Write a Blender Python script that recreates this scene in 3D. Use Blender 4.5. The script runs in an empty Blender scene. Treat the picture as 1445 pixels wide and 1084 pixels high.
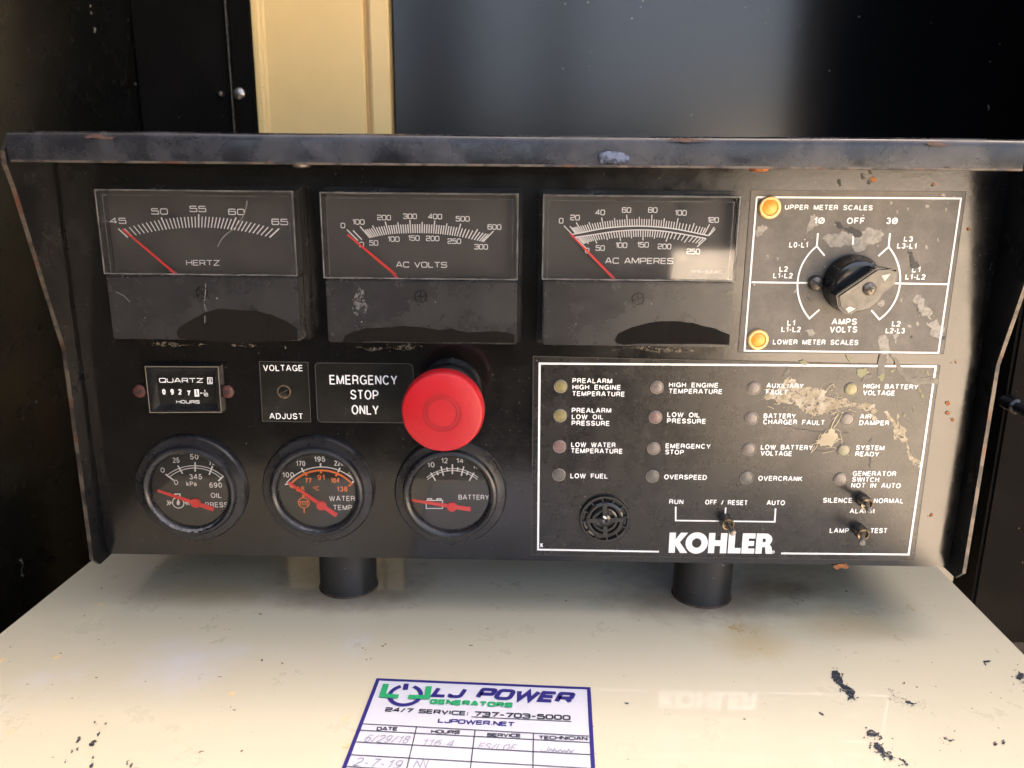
import bpy, bmesh, math, random
from mathutils import Vector, Matrix, geometry
import mathutils.noise as mnoise
random.seed(7)
SC = bpy.context.scene
COL = SC.collection
V = Vector

# ------------------------------------------------------------------ camera
FPX, CX, CY = 1150.0, 722.5, 542.0            # focal length and centre for a 1445 px wide frame
DIST = 0.43                                    # metres from lens to panel face
CAMZ = 1.256                                   # lens height over the ground
def nrm(v): return v.normalized()
_down = nrm(V((-40, 4408, FPX)))
_x = V((1, .0113, -.014)); _x = nrm(_x - _down * _x.dot(_down))
_dep = _x.cross(_down)
RIGHT = V((_x[0], _dep[0], -_down[0])); DOWN = V((_x[1], _dep[1], -_down[1])); FWD = V((_x[2], _dep[2], -_down[2]))
CAMP = V((0, -DIST, CAMZ))
cd = bpy.data.cameras.new('camera'); cam = bpy.data.objects.new('camera', cd); COL.objects.link(cam)
cam.matrix_world = Matrix(((RIGHT[0], -DOWN[0], -FWD[0], CAMP[0]), (RIGHT[1], -DOWN[1], -FWD[1], CAMP[1]),
                           (RIGHT[2], -DOWN[2], -FWD[2], CAMP[2]), (0, 0, 0, 1)))
cd.sensor_width = 36; cd.lens = FPX / 1445 * 36; cd.clip_start = .01; cd.clip_end = 2000
cd.dof.use_dof = True; cd.dof.focus_distance = .44; cd.dof.aperture_fstop = 16
SC.camera = cam

# ------------------------------------------------------------------ light
SUN_EL, SUN_AZ = math.radians(52), math.radians(38)      # azimuth measured from +Y (behind the housing) towards +X
w = bpy.data.worlds.new("World"); SC.world = w; w.use_nodes = True
nt = w.node_tree
sky = nt.nodes.new('ShaderNodeTexSky'); sky.sky_type = 'NISHITA'; sky.sun_disc = False
sky.sun_elevation = SUN_EL; sky.sun_rotation = SUN_AZ; sky.air_density = .5; sky.dust_density = 6.0; sky.ozone_density = .3
tint = nt.nodes.new('ShaderNodeMix'); tint.data_type = 'RGBA'; tint.blend_type = 'MULTIPLY'; tint.inputs[0].default_value = 1
tint.inputs[7].default_value = (1, .90, .76, 1)           # the phone's white balance for open shade
nt.links.new(sky.outputs[0], tint.inputs[6]); nt.links.new(tint.outputs[2], nt.nodes['Background'].inputs[0]); nt.nodes['Background'].inputs[1].default_value = .15
sd = bpy.data.lights.new('sun', 'SUN'); sd.energy = 5; sd.angle = math.radians(.5); sd.color = (1, .92, .82)
sun = bpy.data.objects.new('sun', sd); COL.objects.link(sun)
sdir = V((math.sin(SUN_AZ) * math.cos(SUN_EL), math.cos(SUN_AZ) * math.cos(SUN_EL), math.sin(SUN_EL)))
sun.rotation_euler = sdir.to_track_quat('Z', 'Y').to_euler(); sun.location = (0, 0, 6)
SC.view_settings.view_transform = 'Standard'; SC.view_settings.look = 'None'
SC.view_settings.gamma = 1; SC.view_settings.use_curve_mapping = False
SC.view_settings.exposure = 3.58
SC.cycles.max_bounces = 10; SC.cycles.diffuse_bounces = 5; SC.cycles.transparent_max_bounces = 12

# ------------------------------------------------------------------ pixel -> real surface
def ray(px, py):
    return (RIGHT * (px - CX) + DOWN * (py - CY) + FWD * FPX)
class Surf:
    """a real flat surface; m() gives the point of it that lies at a place measured in the photograph"""
    def __init__(s, p, n): s.p, s.n = V(p), V(n)
    def m(s, px, py):
        d = ray(px, py); t = (s.p - CAMP).dot(s.n) / d.dot(s.n)
        return CAMP + d * t
def PF(h): return Surf((0, -h, 0), (0, -1, 0))            # h metres in front of the panel face
ZTOP = 1.0
TOP = Surf((0, 0, ZTOP), (0, 0, 1))
def crop(x0, y0, s): return lambda x, y: (x0 + x / s, y0 + y / s)

# ------------------------------------------------------------------ object helpers
def wloc(o):
    p = V((0, 0, 0))
    while o is not None: p += o.location; o = o.parent
    return p
def obj(name, bm, mat, parent=None, smooth=False, recalc=False, origin=None):
    if recalc: bmesh.ops.recalc_face_normals(bm, faces=bm.faces)
    lo = V([min(v.co[i] for v in bm.verts) for i in range(3)]); hi = V([max(v.co[i] for v in bm.verts) for i in range(3)])
    c = (lo + hi) / 2 if origin is None else V(origin)
    for v in bm.verts: v.co -= c
    me = bpy.data.meshes.new(name); bm.to_mesh(me); bm.free()
    for mm in (mat if isinstance(mat, (list, tuple)) else [mat]): me.materials.append(mm)
    if smooth:
        for p in me.polygons: p.use_smooth = True
        me.set_sharp_from_angle(angle=math.radians(35))
    o = bpy.data.objects.new(name, me); COL.objects.link(o)
    o.location = c - (wloc(parent) if parent else V((0, 0, 0)))
    if parent: o.parent = parent
    return o
def stains(name, bm, mat, parent):
    """marks drawn with splat(): every mark becomes a piece of its own"""
    ly = bm.verts.layers.int.get('sid')
    for k in sorted({v[ly] for v in bm.verts}):
        b = bm.copy(); l2 = b.verts.layers.int.get('sid')
        bmesh.ops.delete(b, geom=[v for v in b.verts if v[l2] != k], context='VERTS')
        obj(name, b, mat, parent)
    bm.free()
def thing(name, label, cat, loc, group=None):
    o = bpy.data.objects.new(name, None); COL.objects.link(o); o.location = loc; o.empty_display_size = .05
    o['label'] = label; o['category'] = cat
    if group: o['group'] = group
    return o
def tag(o, label, cat): o['label'] = label; o['category'] = cat; return o
def box(bm, lo, hi, bevel=0, seg=2):
    r = bmesh.ops.create_cube(bm, size=1)
    vs = r['verts']
    for v in vs: v.co = V([lo[i] + (v.co[i] + .5) * (hi[i] - lo[i]) for i in range(3)])
    if bevel:
        es = list({e for v in vs for e in v.link_edges})
        bmesh.ops.bevel(bm, geom=es, offset=bevel, segments=seg, affect='EDGES', clamp_overlap=True)
def bbox(lo, hi, bevel=0, seg=2):
    bm = bmesh.new(); box(bm, lo, hi, bevel, seg); return bm
def hexa(bm, pts, bevel=0):
    """8 points: back face tl tr br bl then front face"""
    vs = [bm.verts.new(p) for p in pts]
    fs = [bm.faces.new([vs[i] for i in q]) for q in ((0, 1, 2, 3), (7, 6, 5, 4), (0, 4, 5, 1), (1, 5, 6, 2), (2, 6, 7, 3), (3, 7, 4, 0))]
    bmesh.ops.recalc_face_normals(bm, faces=fs)
    if bevel:
        es = list({e for v in vs for e in v.link_edges})
        bmesh.ops.bevel(bm, geom=es, offset=bevel, segments=2, affect='EDGES', clamp_overlap=True)
def lathe(bm, c, prof, n=64, axis=V((0, -1, 0)), sx=1.0):
    """profile of (radius, height) turned about an axis that stands on point c"""
    a = axis.normalized(); u = a.orthogonal().normalized(); w_ = a.cross(u)
    rings = []
    for r, h in prof:
        if r <= 1e-7: rings.append([bm.verts.new(c + a * h)])
        else: rings.append([bm.verts.new(c + a * h + (u * math.cos(2 * math.pi * k / n) + w_ * math.sin(2 * math.pi * k / n)) * r) for k in range(n)])
    for A, B in zip(rings, rings[1:]):
        for k in range(n):
            k2 = (k + 1) % n
            if len(A) == 1 and len(B) == 1: continue
            if len(A) == 1: bm.faces.new((A[0], B[k], B[k2]))
            elif len(B) == 1: bm.faces.new((A[k], A[k2], B[0]))
            else: bm.faces.new((A[k], A[k2], B[k2], B[k]))
    bmesh.ops.recalc_face_normals(bm, faces=bm.faces)
def ngon(bm, pts, up=None):
    """a flat filled outline, concave allowed"""
    vs = [bm.verts.new(p) for p in pts]
    for t in geometry.tessellate_polygon([[V(p) for p in pts]]):
        try: bm.faces.new([vs[i] for i in t])
        except ValueError: pass
def slab(bm, pts, n, th):
    """flat outline with thickness th along n"""
    n = V(n); k = len(pts)
    a = [bm.verts.new(V(p)) for p in pts]; b = [bm.verts.new(V(p) + n * th) for p in pts]
    for t in geometry.tessellate_polygon([[V(p) for p in pts]]):
        try: bm.faces.new([a[i] for i in t]); bm.faces.new([b[i] for i in reversed(t)])
        except ValueError: pass
    for i in range(k): bm.faces.new((a[i], a[(i + 1) % k], b[(i + 1) % k], b[i]))
    bmesh.ops.recalc_face_normals(bm, faces=bm.faces)
def ribbon(bm, pts, wd, n, closed=False):
    """a flat line of constant width drawn on a surface with normal n"""
    pts = [V(p) for p in pts]; N = len(pts); L, R = [], []
    for i in range(N):
        if closed: a, b = pts[i] - pts[i - 1], pts[(i + 1) % N] - pts[i]
        else:
            a = pts[i] - pts[max(i - 1, 0)]; b = pts[min(i + 1, N - 1)] - pts[i]
            if a.length < 1e-9: a = b
            if b.length < 1e-9: b = a
        a, b = a.normalized(), b.normalized()
        t = (a + b); t = t.normalized() if t.length > 1e-6 else a
        s = n.cross(t); k = min(1 / max(.35, s.dot(n.cross(a))), 2.6)
        L.append(bm.verts.new(pts[i] + s * wd / 2 * k)); R.append(bm.verts.new(pts[i] - s * wd / 2 * k))
    for i in range(N if closed else N - 1):
        j = (i + 1) % N
        bm.faces.new((R[i], R[j], L[j], L[i]))
_zc = [0]
def zt():
    _zc[0] = (_zc[0] + 1) % 9
    return _zc[0] * 6e-6
# -------- lettering as strokes: an upright sans for the plates, a square wide alphabet for the meters
def frame_of(sf, p0, p1, cap, off):
    P0, P1 = sf.m(*p0), sf.m(*p1)
    u = (P1 - P0); L = u.length; u = u / L; v = sf.n.cross(u)
    T = sf.m(p0[0], p0[1] - cap); H = abs((T - P0).dot(v))
    return P0 + sf.n * off, u, v, L, H
def text(bm, s, sf, p0, p1, cap, bold=.1, off=.0002, shear=0):
    """upright sans lettering; bold sets the stroke"""
    etext(bm, s, sf, p0, p1, cap, .115 + bold * .62, off, .30 + bold * .5, shear, HG)
r_ = .3
GL = {'0': (1, [([(0, 0), (1, 0), (1, 1), (0, 1)], 1, r_)]), '1': (.45, [([(.05, .78), (.4, 1), (.4, 0)], 0, 0)]),
 '2': (1, [([(0, .78), (0, 1), (1, 1), (1, .52), (0, .48), (0, 0), (1, 0)], 0, .17)]),
 '3': (1, [([(0, .8), (0, 1), (1, 1), (1, 0), (0, 0), (0, .2)], 0, .2), ([(.25, .52), (1, .52)], 0, 0)]),
 '4': (1, [([(.76, 0), (.76, 1), (0, .28), (1.02, .28)], 0, 0)]),
 '5': (1, [([(.97, 1), (.04, 1), (.02, .58), (1, .6), (1, 0), (0, 0), (0, .18)], 0, .14)]),
 '6': (1, [([(.97, .82), (.97, 1), (0, 1), (0, 0), (1, 0), (1, .58), (0, .58)], 0, .22)]),
 '7': (1, [([(0, 1), (1, 1), (.35, 0)], 0, 0)]),
 '8': (1, [([(0, 0), (1, 0), (1, 1), (0, 1)], 1, .25), ([(.05, .52), (.95, .52)], 0, 0)]),
 '9': (1, [([(.03, .18), (.03, 0), (1, 0), (1, 1), (0, 1), (0, .42), (1, .42)], 0, .22)]),
 'A': (1.05, [([(0, 0), (.44, 1), (.61, 1), (1.05, 0)], 0, 0), ([(.17, .3), (.88, .3)], 0, 0)]),
 'C': (1, [([(1, .8), (1, 1), (0, 1), (0, 0), (1, 0), (1, .2)], 0, r_)]),
 'D': (1, [([(0, 0), (.8, 0), (1, .25), (1, .75), (.8, 1), (0, 1)], 1, 0)]),
 'E': (.9, [([(.9, 1), (0, 1), (0, 0), (.9, 0)], 0, 0), ([(0, .52), (.82, .52)], 0, 0)]),
 'G': (1, [([(1, .8), (1, 1), (0, 1), (0, 0), (1, 0), (1, .5), (.55, .5)], 0, .22)]),
 'H': (1, [([(0, 0), (0, 1)], 0, 0), ([(1, 0), (1, 1)], 0, 0), ([(0, .52), (1, .52)], 0, 0)]),
 'I': (.1, [([(.05, 0), (.05, 1)], 0, 0)]), 'J': (.8, [([(.8, 1), (.8, 0), (0, 0), (0, .3)], 0, .25)]),
 'K': (1, [([(0, 0), (0, 1)], 0, 0), ([(.95, 1), (.12, .5), (1, 0)], 0, 0)]),
 'L': (.85, [([(0, 1), (0, 0), (.85, 0)], 0, 0)]),
 'M': (1.25, [([(0, 0), (0, 1), (.1, 1), (.62, .15), (1.15, 1), (1.25, 1), (1.25, 0)], 0, 0)]),
 'N': (1, [([(0, 0), (0, 1), (.08, 1), (.92, 0), (1, 0), (1, 1)], 0, 0)]),
 'O': (1.05, [([(0, 0), (1.05, 0), (1.05, 1), (0, 1)], 1, r_)]),
 'P': (.95, [([(0, 0), (0, 1), (.95, 1), (.95, .42), (0, .42)], 0, .12)]),
 'Q': (1.05, [([(0, 0), (1.05, 0), (1.05, 1), (0, 1)], 1, r_), ([(.7, .25), (1.1, -.08)], 0, 0)]),
 'R': (1, [([(0, 0), (0, 1), (.95, 1), (.95, .45), (0, .45)], 0, .12), ([(.62, .45), (1, 0)], 0, 0)]),
 'S': (1, [([(1, .82), (1, 1), (0, 1), (0, .52), (1, .52), (1, 0), (0, 0), (0, .18)], 0, .2)]),
 'T': (1, [([(0, 1), (1, 1)], 0, 0), ([(.5, 1), (.5, 0)], 0, 0)]),
 'U': (1, [([(0, 1), (0, 0), (1, 0), (1, 1)], 0, r_)]), 'V': (1, [([(0, 1), (.5, 0), (1, 1)], 0, 0)]),
 'W': (1.5, [([(0, 1), (.35, 0), (.75, .95), (1.15, 0), (1.5, 1)], 0, 0)]),
 'Y': (1, [([(0, 1), (.5, .5), (1, 1)], 0, 0), ([(.5, .5), (.5, 0)], 0, 0)]),
 'Z': (1, [([(0, 1), (1, 1), (0, 0), (1, 0)], 0, 0)]), ' ': (.55, []), '-': (.6, [([(0, .48), (.6, .48)], 0, 0)]),
 '=': (.7, [([(0, .62), (.7, .62)], 0, 0), ([(0, .32), (.7, .32)], 0, 0)]), '.': (.15, [([(0, .07), (.15, .07)], 0, 0)]),
 ':': (.15, [([(0, .12), (.15, .12)], 0, 0), ([(0, .7), (.15, .7)], 0, 0)]), '/': (.6, [([(0, -.05), (.6, 1.05)], 0, 0)])}
def ea(cx, cy, rx, ry, a0, a1, n=14): return [(cx + rx * math.cos(math.radians(a0 + (a1 - a0) * k / n)), cy + ry * math.sin(math.radians(a0 + (a1 - a0) * k / n))) for k in range(n + 1)]
def S_(*st): return [(p, c, 0) for p, c in st]
_B = lambda x, y0, y1, w: [(x, y0), (w - (y1 - y0) / 2, y0)] + ea(w - (y1 - y0) / 2, (y0 + y1) / 2, (y1 - y0) / 2, (y1 - y0) / 2, -80, 80, 8) + [(w - (y1 - y0) / 2, y1), (x, y1)]
_s = lambda w: [(w * .97, .78)] + ea(w / 2, .755, w * .46, .245, 25, 200, 12) + [(w * .2, .57), (w * .72, .45)] + ea(w / 2, .255, w * .5, .255, 35, -155, 12) + [(0, .2)]
HG = {'A': (.74, S_(([(0, 0), (.33, 1), (.41, 1), (.74, 0)], 0), ([(.13, .33), (.61, .33)], 0))), 'B': (.62, S_((_B(0, 0, .53, .64), 0), (_B(0, .53, 1, .58), 0), ([(0, 0), (0, 1)], 0))),
 'C': (.7, S_((ea(.36, .5, .36, .5, 40, 320, 24), 0))), 'D': (.66, S_(([(0, 0), (.28, 0)] + ea(.28, .5, .38, .5, -88, 88, 16) + [(.28, 1), (0, 1)], 1))),
 'E': (.56, S_(([(.56, 1), (0, 1), (0, 0), (.58, 0)], 0), ([(0, .53), (.52, .53)], 0))), 'F': (.52, S_(([(.54, 1), (0, 1), (0, 0)], 0), ([(0, .5), (.47, .5)], 0))),
 'G': (.72, S_((ea(.37, .5, .37, .5, 40, 335, 24) + [(.72, .45), (.42, .45)], 0), ([(.72, .45), (.72, 0)], 0))), 'H': (.62, S_(([(0, 0), (0, 1)], 0), ([(.62, 0), (.62, 1)], 0), ([(0, .53), (.62, .53)], 0))),
 'I': (.02, S_(([(.01, 0), (.01, 1)], 0))), 'J': (.45, S_(([(.45, 1), (.45, .25)] + ea(.225, .24, .225, .24, 0, -180, 10) + [(0, .33)], 0))),
 'K': (.65, S_(([(0, 0), (0, 1)], 0), ([(.6, 1), (.05, .42)], 0), ([(.2, .58), (.65, 0)], 0))), 'L': (.5, S_(([(0, 1), (0, 0), (.52, 0)], 0))),
 'M': (.78, S_(([(0, 0), (0, 1)], 0), ([(.78, 0), (.78, 1)], 0), ([(.03, 1), (.36, .06), (.42, .06), (.75, 1)], 0))), 'N': (.62, S_(([(0, 0), (0, 1)], 0), ([(.62, 0), (.62, 1)], 0), ([(.03, 1), (.59, 0)], 0))),
 'O': (.74, S_((ea(.37, .5, .37, .5, 0, 345, 23), 1))), 'P': (.6, S_(([(0, 0), (0, 1)], 0), (_B(0, .44, 1, .6), 0))), 'Q': (.74, S_((ea(.37, .5, .37, .5, 0, 345, 23), 1), ([(.48, .2), (.74, -.04)], 0))),
 'R': (.62, S_(([(0, 0), (0, 1)], 0), (_B(0, .47, 1, .6), 0), ([(.4, .47), (.56, .38), (.6, 0)], 0))), 'S': (.62, S_((_s(.62), 0))), 'T': (.6, S_(([(0, 1), (.6, 1)], 0), ([(.3, 1), (.3, 0)], 0))),
 'U': (.62, S_(([(0, 1), (0, .3)] + ea(.31, .3, .31, .3, 180, 360, 14) + [(.62, 1)], 0))), 'V': (.68, S_(([(0, 1), (.31, 0), (.37, 0), (.68, 1)], 0))),
 'W': (1.0, S_(([(0, 1), (.24, 0), (.28, 0), (.5, .95), (.72, 0), (.76, 0), (1, 1)], 0))), 'X': (.64, S_(([(0, 0), (.64, 1)], 0), ([(0, 1), (.64, 0)], 0))), 'Y': (.66, S_(([(0, 1), (.33, .42), (.66, 1)], 0), ([(.33, .42), (.33, 0)], 0))),
 'Z': (.58, S_(([(0, 1), (.58, 1), (0, 0), (.6, 0)], 0))), '0': (.52, S_((ea(.26, .5, .26, .5, 0, 345, 23), 1))), '1': (.28, S_(([(0, .76), (.14, .8), (.26, 1), (.26, 0)], 0))),
 '2': (.52, S_((ea(.26, .73, .26, .27, 170, -25, 12) + [(.03, .06), (0, 0), (.54, 0)], 0))), '3': (.52, S_((ea(.25, .76, .23, .24, 160, -80, 12), 0), (ea(.26, .26, .26, .27, 90, -165, 12), 0))),
 '4': (.54, S_(([(.42, 0), (.42, 1), (.36, 1), (0, .27), (.56, .27)], 0))), '5': (.52, S_(([(.5, 1), (.1, 1), (.04, .5)] + ea(.25, .32, .27, .32, 135, -160, 14), 0))),
 '6': (.52, S_((ea(.26, .31, .26, .31, 0, 345, 20), 1), (ea(.33, .4, .33, .6, 60, 180, 10), 0))), '7': (.5, S_(([(0, 1), (.52, 1), (.34, .6), (.2, 0)], 0))),
 '8': (.52, S_((ea(.26, .76, .22, .24, 0, 345, 18), 1), (ea(.26, .27, .26, .27, 0, 345, 18), 1))), '9': (.52, S_((ea(.26, .69, .26, .31, 0, 345, 20), 1), (ea(.19, .6, .33, .6, -120, 0, 10), 0))),
 '.': (.06, S_(([(0, .05), (.06, .05)], 0))), ' ': (.5, []), '-': (.26, S_(([(0, .38), (.26, .38)], 0))), '/': (.36, S_(([(0, 0), (.36, 1)], 0))), 'Ø': (.74, S_((ea(.37, .5, .37, .5, 0, 345, 23), 1), ([(.05, 0), (.69, 1)], 0))),
 'k': (.5, S_(([(0, 0), (0, 1)], 0), ([(.45, .7), (.05, .3)], 0), ([(.17, .42), (.5, 0)], 0))), 'a': (.48, S_((ea(.22, .22, .22, .22, 0, 345, 16), 1), ([(.46, 0), (.46, .5)] + ea(.25, .5, .21, .2, 0, 160, 8), 0))),
 'p': (.48, S_(([(0, -.3), (0, .7)], 0), (ea(.25, .35, .23, .35, 0, 345, 16), 1))), 's': (.42, S_(([(a, b * .7) for a, b in _s(.42)], 0))), 'i': (.02, S_(([(.01, 0), (.01, .7)], 0), ([(.01, .9), (.01, 1)], 0)))}
def roundpoly(pts, closed, r):
    if not r: return pts
    out = []; N = len(pts)
    for i, p in enumerate(pts):
        if not closed and i in (0, N - 1): out.append(p); continue
        a, b = V(pts[i - 1]), V(pts[(i + 1) % N]); q = V(p)
        da, db = a - q, b - q; rr = min(r, da.length * .48, db.length * .48)
        A, B = q + da.normalized() * rr, q + db.normalized() * rr
        for t in (0, .25, .5, .75, 1): out.append(tuple(A * (1 - t) ** 2 + q * 2 * t * (1 - t) + B * t * t))
    return out
def etext(bm, s, sf, p0, p1, cap, wt=.14, off=.0002, gap=.3, shear=0, GL=GL):
    """square wide lettering; wt is the stroke in cap heights"""
    P0, u, v, L, H = frame_of(sf, p0, p1, cap, off)
    tot = sum(GL[c][0] for c in s) + gap * (len(s) - 1)
    th = wt * H; ll = L - th; sx = ll / tot; hh = H - th
    x = 0
    for c in s:
        wd, st = GL[c]
        for pts, cl, r in st:
            q = roundpoly([V((a * sx, b * hh, 0)).to_2d() for a, b in pts], cl, r * min(sx, hh) * 1.05)
            z = sf.n * zt()
            ribbon(bm, [P0 + z + u * (th / 2 + x + a[0] + shear * a[1]) + v * (th / 2 + a[1]) for a in q], th, sf.n, cl)
        x += (wd + gap) * sx
def pline(bm, sf, pts, wd, off=.0002, closed=False):
    z = sf.n * (off + zt()); ribbon(bm, [sf.m(*p) + z for p in pts], wd, sf.n, closed)
def arc3(a, b, c, n=24):
    """points of the circle through three pixel points"""
    (ax, ay), (bx, by), (cx, cy) = a, b, c
    d = 2 * (ax * (by - cy) + bx * (cy - ay) + cx * (ay - by))
    ux = ((ax * ax + ay * ay) * (by - cy) + (bx * bx + by * by) * (cy - ay) + (cx * cx + cy * cy) * (ay - by)) / d
    uy = ((ax * ax + ay * ay) * (cx - bx) + (bx * bx + by * by) * (ax - cx) + (cx * cx + cy * cy) * (bx - ax)) / d
    r = math.hypot(ax - ux, ay - uy)
    t0, t1, t2 = [math.atan2(q[1] - uy, q[0] - ux) for q in (a, b, c)]
    def un(t, ref):
        while t - ref > math.pi: t -= 2 * math.pi
        while t - ref < -math.pi: t += 2 * math.pi
        return t
    t1 = un(t1, t0); t2 = un(t2, t1)
    return [(ux + r * math.cos(t0 + (t2 - t0) * k / n), uy + r * math.sin(t0 + (t2 - t0) * k / n)) for k in range(n + 1)]
def disc_px(bm, sf, c, rpx, off=.0002, n=24):
    P = sf.m(*c) + sf.n * (off + zt()); r = (sf.m(c[0] + rpx, c[1]) - sf.m(*c)).length
    u = V((1, 0, 0)); v = sf.n.cross(u)
    ngon(bm, [P + (u * math.cos(2 * math.pi * k / n) + v * math.sin(2 * math.pi * k / n)) * r for k in range(n)])
def ring_px(bm, sf, c, rpx, wd, off=.0002, n=32):
    P = sf.m(*c) + sf.n * (off + zt()); r = (sf.m(c[0] + rpx, c[1]) - sf.m(*c)).length
    u = V((1, 0, 0)); v = sf.n.cross(u)
    ribbon(bm, [P + (u * math.cos(2 * math.pi * k / n) + v * math.sin(2 * math.pi * k / n)) * r for k in range(n)], wd, sf.n, True)
def jag(pts, amp, lv, rnd):
    for _ in range(lv):
        out = []
        for i, p in enumerate(pts):
            q = pts[(i + 1) % len(pts)]; dx, dy = q[0] - p[0], q[1] - p[1]
            t = rnd.uniform(-amp, amp); s = rnd.uniform(.35, .65)
            out += [p, (p[0] + dx * s - dy * t, p[1] + dy * s + dx * t)]
        pts = out
    return pts
_sid = [0]
def splat(bm, sf, pts, amp=.3, lv=3, off=.0003, seed=1, bits=0, spread=10, size=1.5):
    """ragged flat stain; bits: loose flecks round it"""
    rnd = random.Random(seed); _sid[0] += 1
    ly = bm.verts.layers.int.get('sid') or bm.verts.layers.int.new('sid'); n0 = len(bm.verts)
    z = sf.n * (off + zt())
    if pts: ngon(bm, [sf.m(*p) + z for p in jag(pts, amp, lv, rnd)])
    for k in range(bits):
        a = rnd.choice(pts); b = rnd.choice(pts); t = rnd.random()
        c = (a[0] + (b[0] - a[0]) * t + rnd.gauss(0, spread), a[1] + (b[1] - a[1]) * t + rnd.gauss(0, spread))
        r = size * rnd.uniform(.3, 1.3); a0 = rnd.uniform(0, 6); e = rnd.uniform(.3, 1)
        z = sf.n * (off + zt() + 6e-5)
        q = [(c[0] + r * rnd.uniform(.6, 1.2) * math.cos(a0 + j * 1.05), c[1] + e * r * rnd.uniform(.6, 1.2) * math.sin(a0 + j * 1.05)) for j in range(6)]
        ngon(bm, [sf.m(*p) + z for p in q])
    bm.verts.ensure_lookup_table()
    for v in bm.verts[n0:]: v[ly] = _sid[0]

# ------------------------------------------------------------------ materials
def mat(name, base=(.5, .5, .5), rough=.4, metal=0, spec=.5, ior=1.5, coat=0, coat_rough=.1, mott=None, rvar=0, bump=0, bscale=800, specks=None, dust=None, holes=None):
    """principled paint; mott=(colour, scale, amount, lo, hi) cloudy second colour; specks=(colour, scale, threshold);
    dust=(colour, scale, amount) film of fine dust; bump = orange peel"""
    m = bpy.data.materials.new(name); m.use_nodes = True; t = m.node_tree; N = t.nodes; L = t.links
    b = N['Principled BSDF']
    tc = N.new('ShaderNodeTexCoord')
    def rgb(c):
        r = N.new('ShaderNodeRGB'); r.outputs[0].default_value = (*c, 1); return r.outputs[0]
    def noise(scale, detail=4, rough_=.6, dist=0):
        n = N.new('ShaderNodeTexNoise'); n.inputs['Scale'].default_value = scale; n.inputs['Detail'].default_value = detail
        n.inputs['Roughness'].default_value = rough_; n.inputs['Distortion'].default_value = dist
        L.new(tc.outputs['Object'], n.inputs['Vector']); return n.outputs['Fac']
    def ramp(x, lo, hi, a=0, c=1):
        n = N.new('ShaderNodeMapRange'); n.interpolation_type = 'SMOOTHSTEP'
        n.inputs['From Min'].default_value = lo; n.inputs['From Max'].default_value = hi
        n.inputs['To Min'].default_value = a; n.inputs['To Max'].default_value = c
        L.new(x, n.inputs['Value']); return n.outputs['Result']
    def mix(f, a, c):
        n = N.new('ShaderNodeMix'); n.data_type = 'RGBA'; L.new(f, n.inputs[0]); L.new(a, n.inputs[6]); L.new(c, n.inputs[7]); return n.outputs[2]
    col = rgb(base); rf = None
    for q in ([mott] if isinstance(mott, tuple) else (mott or [])):
        c, s, am, lo, hi = q
        f = ramp(noise(s, 6, .65, .3), lo, hi, 0, am); col = mix(f, col, rgb(c))
    if dust:
        c, s, am = dust
        f = ramp(noise(s, 8, .75), .35, .75, 0, am); col = mix(f, col, rgb(c)); rf = f
    if specks:
        for c, s, th in (specks if isinstance(specks, list) else [specks]):
            f = ramp(noise(s, 2, .5), th, th + .02); col = mix(f, col, rgb(c))
    L.new(col, b.inputs['Base Color'])
    if rvar:
        r = ramp(noise(38, 6, .7), .3, .7, max(.02, rough - rvar), rough + rvar); L.new(r, b.inputs['Roughness'])
    else: b.inputs['Roughness'].default_value = rough
    b.inputs['Metallic'].default_value = metal; b.inputs['IOR'].default_value = ior
    b.inputs['Specular IOR Level'].default_value = spec
    b.inputs['Coat Weight'].default_value = coat; b.inputs['Coat Roughness'].default_value = coat_rough
    if holes: L.new(ramp(noise(holes[0], 6, .75, .4), holes[1], holes[1] + .03), b.inputs['Alpha'])
    if bump:
        bp = N.new('ShaderNodeBump'); bp.inputs['Strength'].default_value = bump; bp.inputs['Distance'].default_value = .0004
        L.new(noise(bscale, 3, .55), bp.inputs['Height']); L.new(bp.outputs[0], b.inputs['Normal'])
    return m
def glass(name, dustam=.05, dustcol=(.55, .52, .47), rough=.02, ior=1.5, scale=60):
    m = bpy.data.materials.new(name); m.use_nodes = True; t = m.node_tree; N = t.nodes; L = t.links
    N.remove(N['Principled BSDF']); out = N['Material Output']
    tr = N.new('ShaderNodeBsdfTransparent'); gl = N.new('ShaderNodeBsdfGlossy'); gl.inputs['Roughness'].default_value = rough
    fr = N.new('ShaderNodeFresnel'); fr.inputs['IOR'].default_value = ior
    m1 = N.new('ShaderNodeMixShader'); L.new(fr.outputs[0], m1.inputs[0]); L.new(tr.outputs[0], m1.inputs[1]); L.new(gl.outputs[0], m1.inputs[2])
    df = N.new('ShaderNodeBsdfDiffuse'); df.inputs[0].default_value = (*dustcol, 1)
    tc = N.new('ShaderNodeTexCoord'); no = N.new('ShaderNodeTexNoise'); no.inputs['Scale'].default_value = scale; no.inputs['Detail'].default_value = 8; no.inputs['Roughness'].default_value = .7
    L.new(tc.outputs['Object'], no.inputs['Vector'])
    mr = N.new('ShaderNodeMapRange'); mr.inputs['From Min'].default_value = .3; mr.inputs['From Max'].default_value = .75
    mr.inputs['To Min'].default_value = dustam * .35; mr.inputs['To Max'].default_value = dustam * 1.8
    L.new(no.outputs['Fac'], mr.inputs['Value'])
    m2 = N.new('ShaderNodeMixShader'); L.new(mr.outputs[0], m2.inputs[0]); L.new(m1.outputs[0], m2.inputs[1]); L.new(df.outputs[0], m2.inputs[2])
    L.new(m2.outputs[0], out.inputs[0]); return m
M = {}
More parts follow.
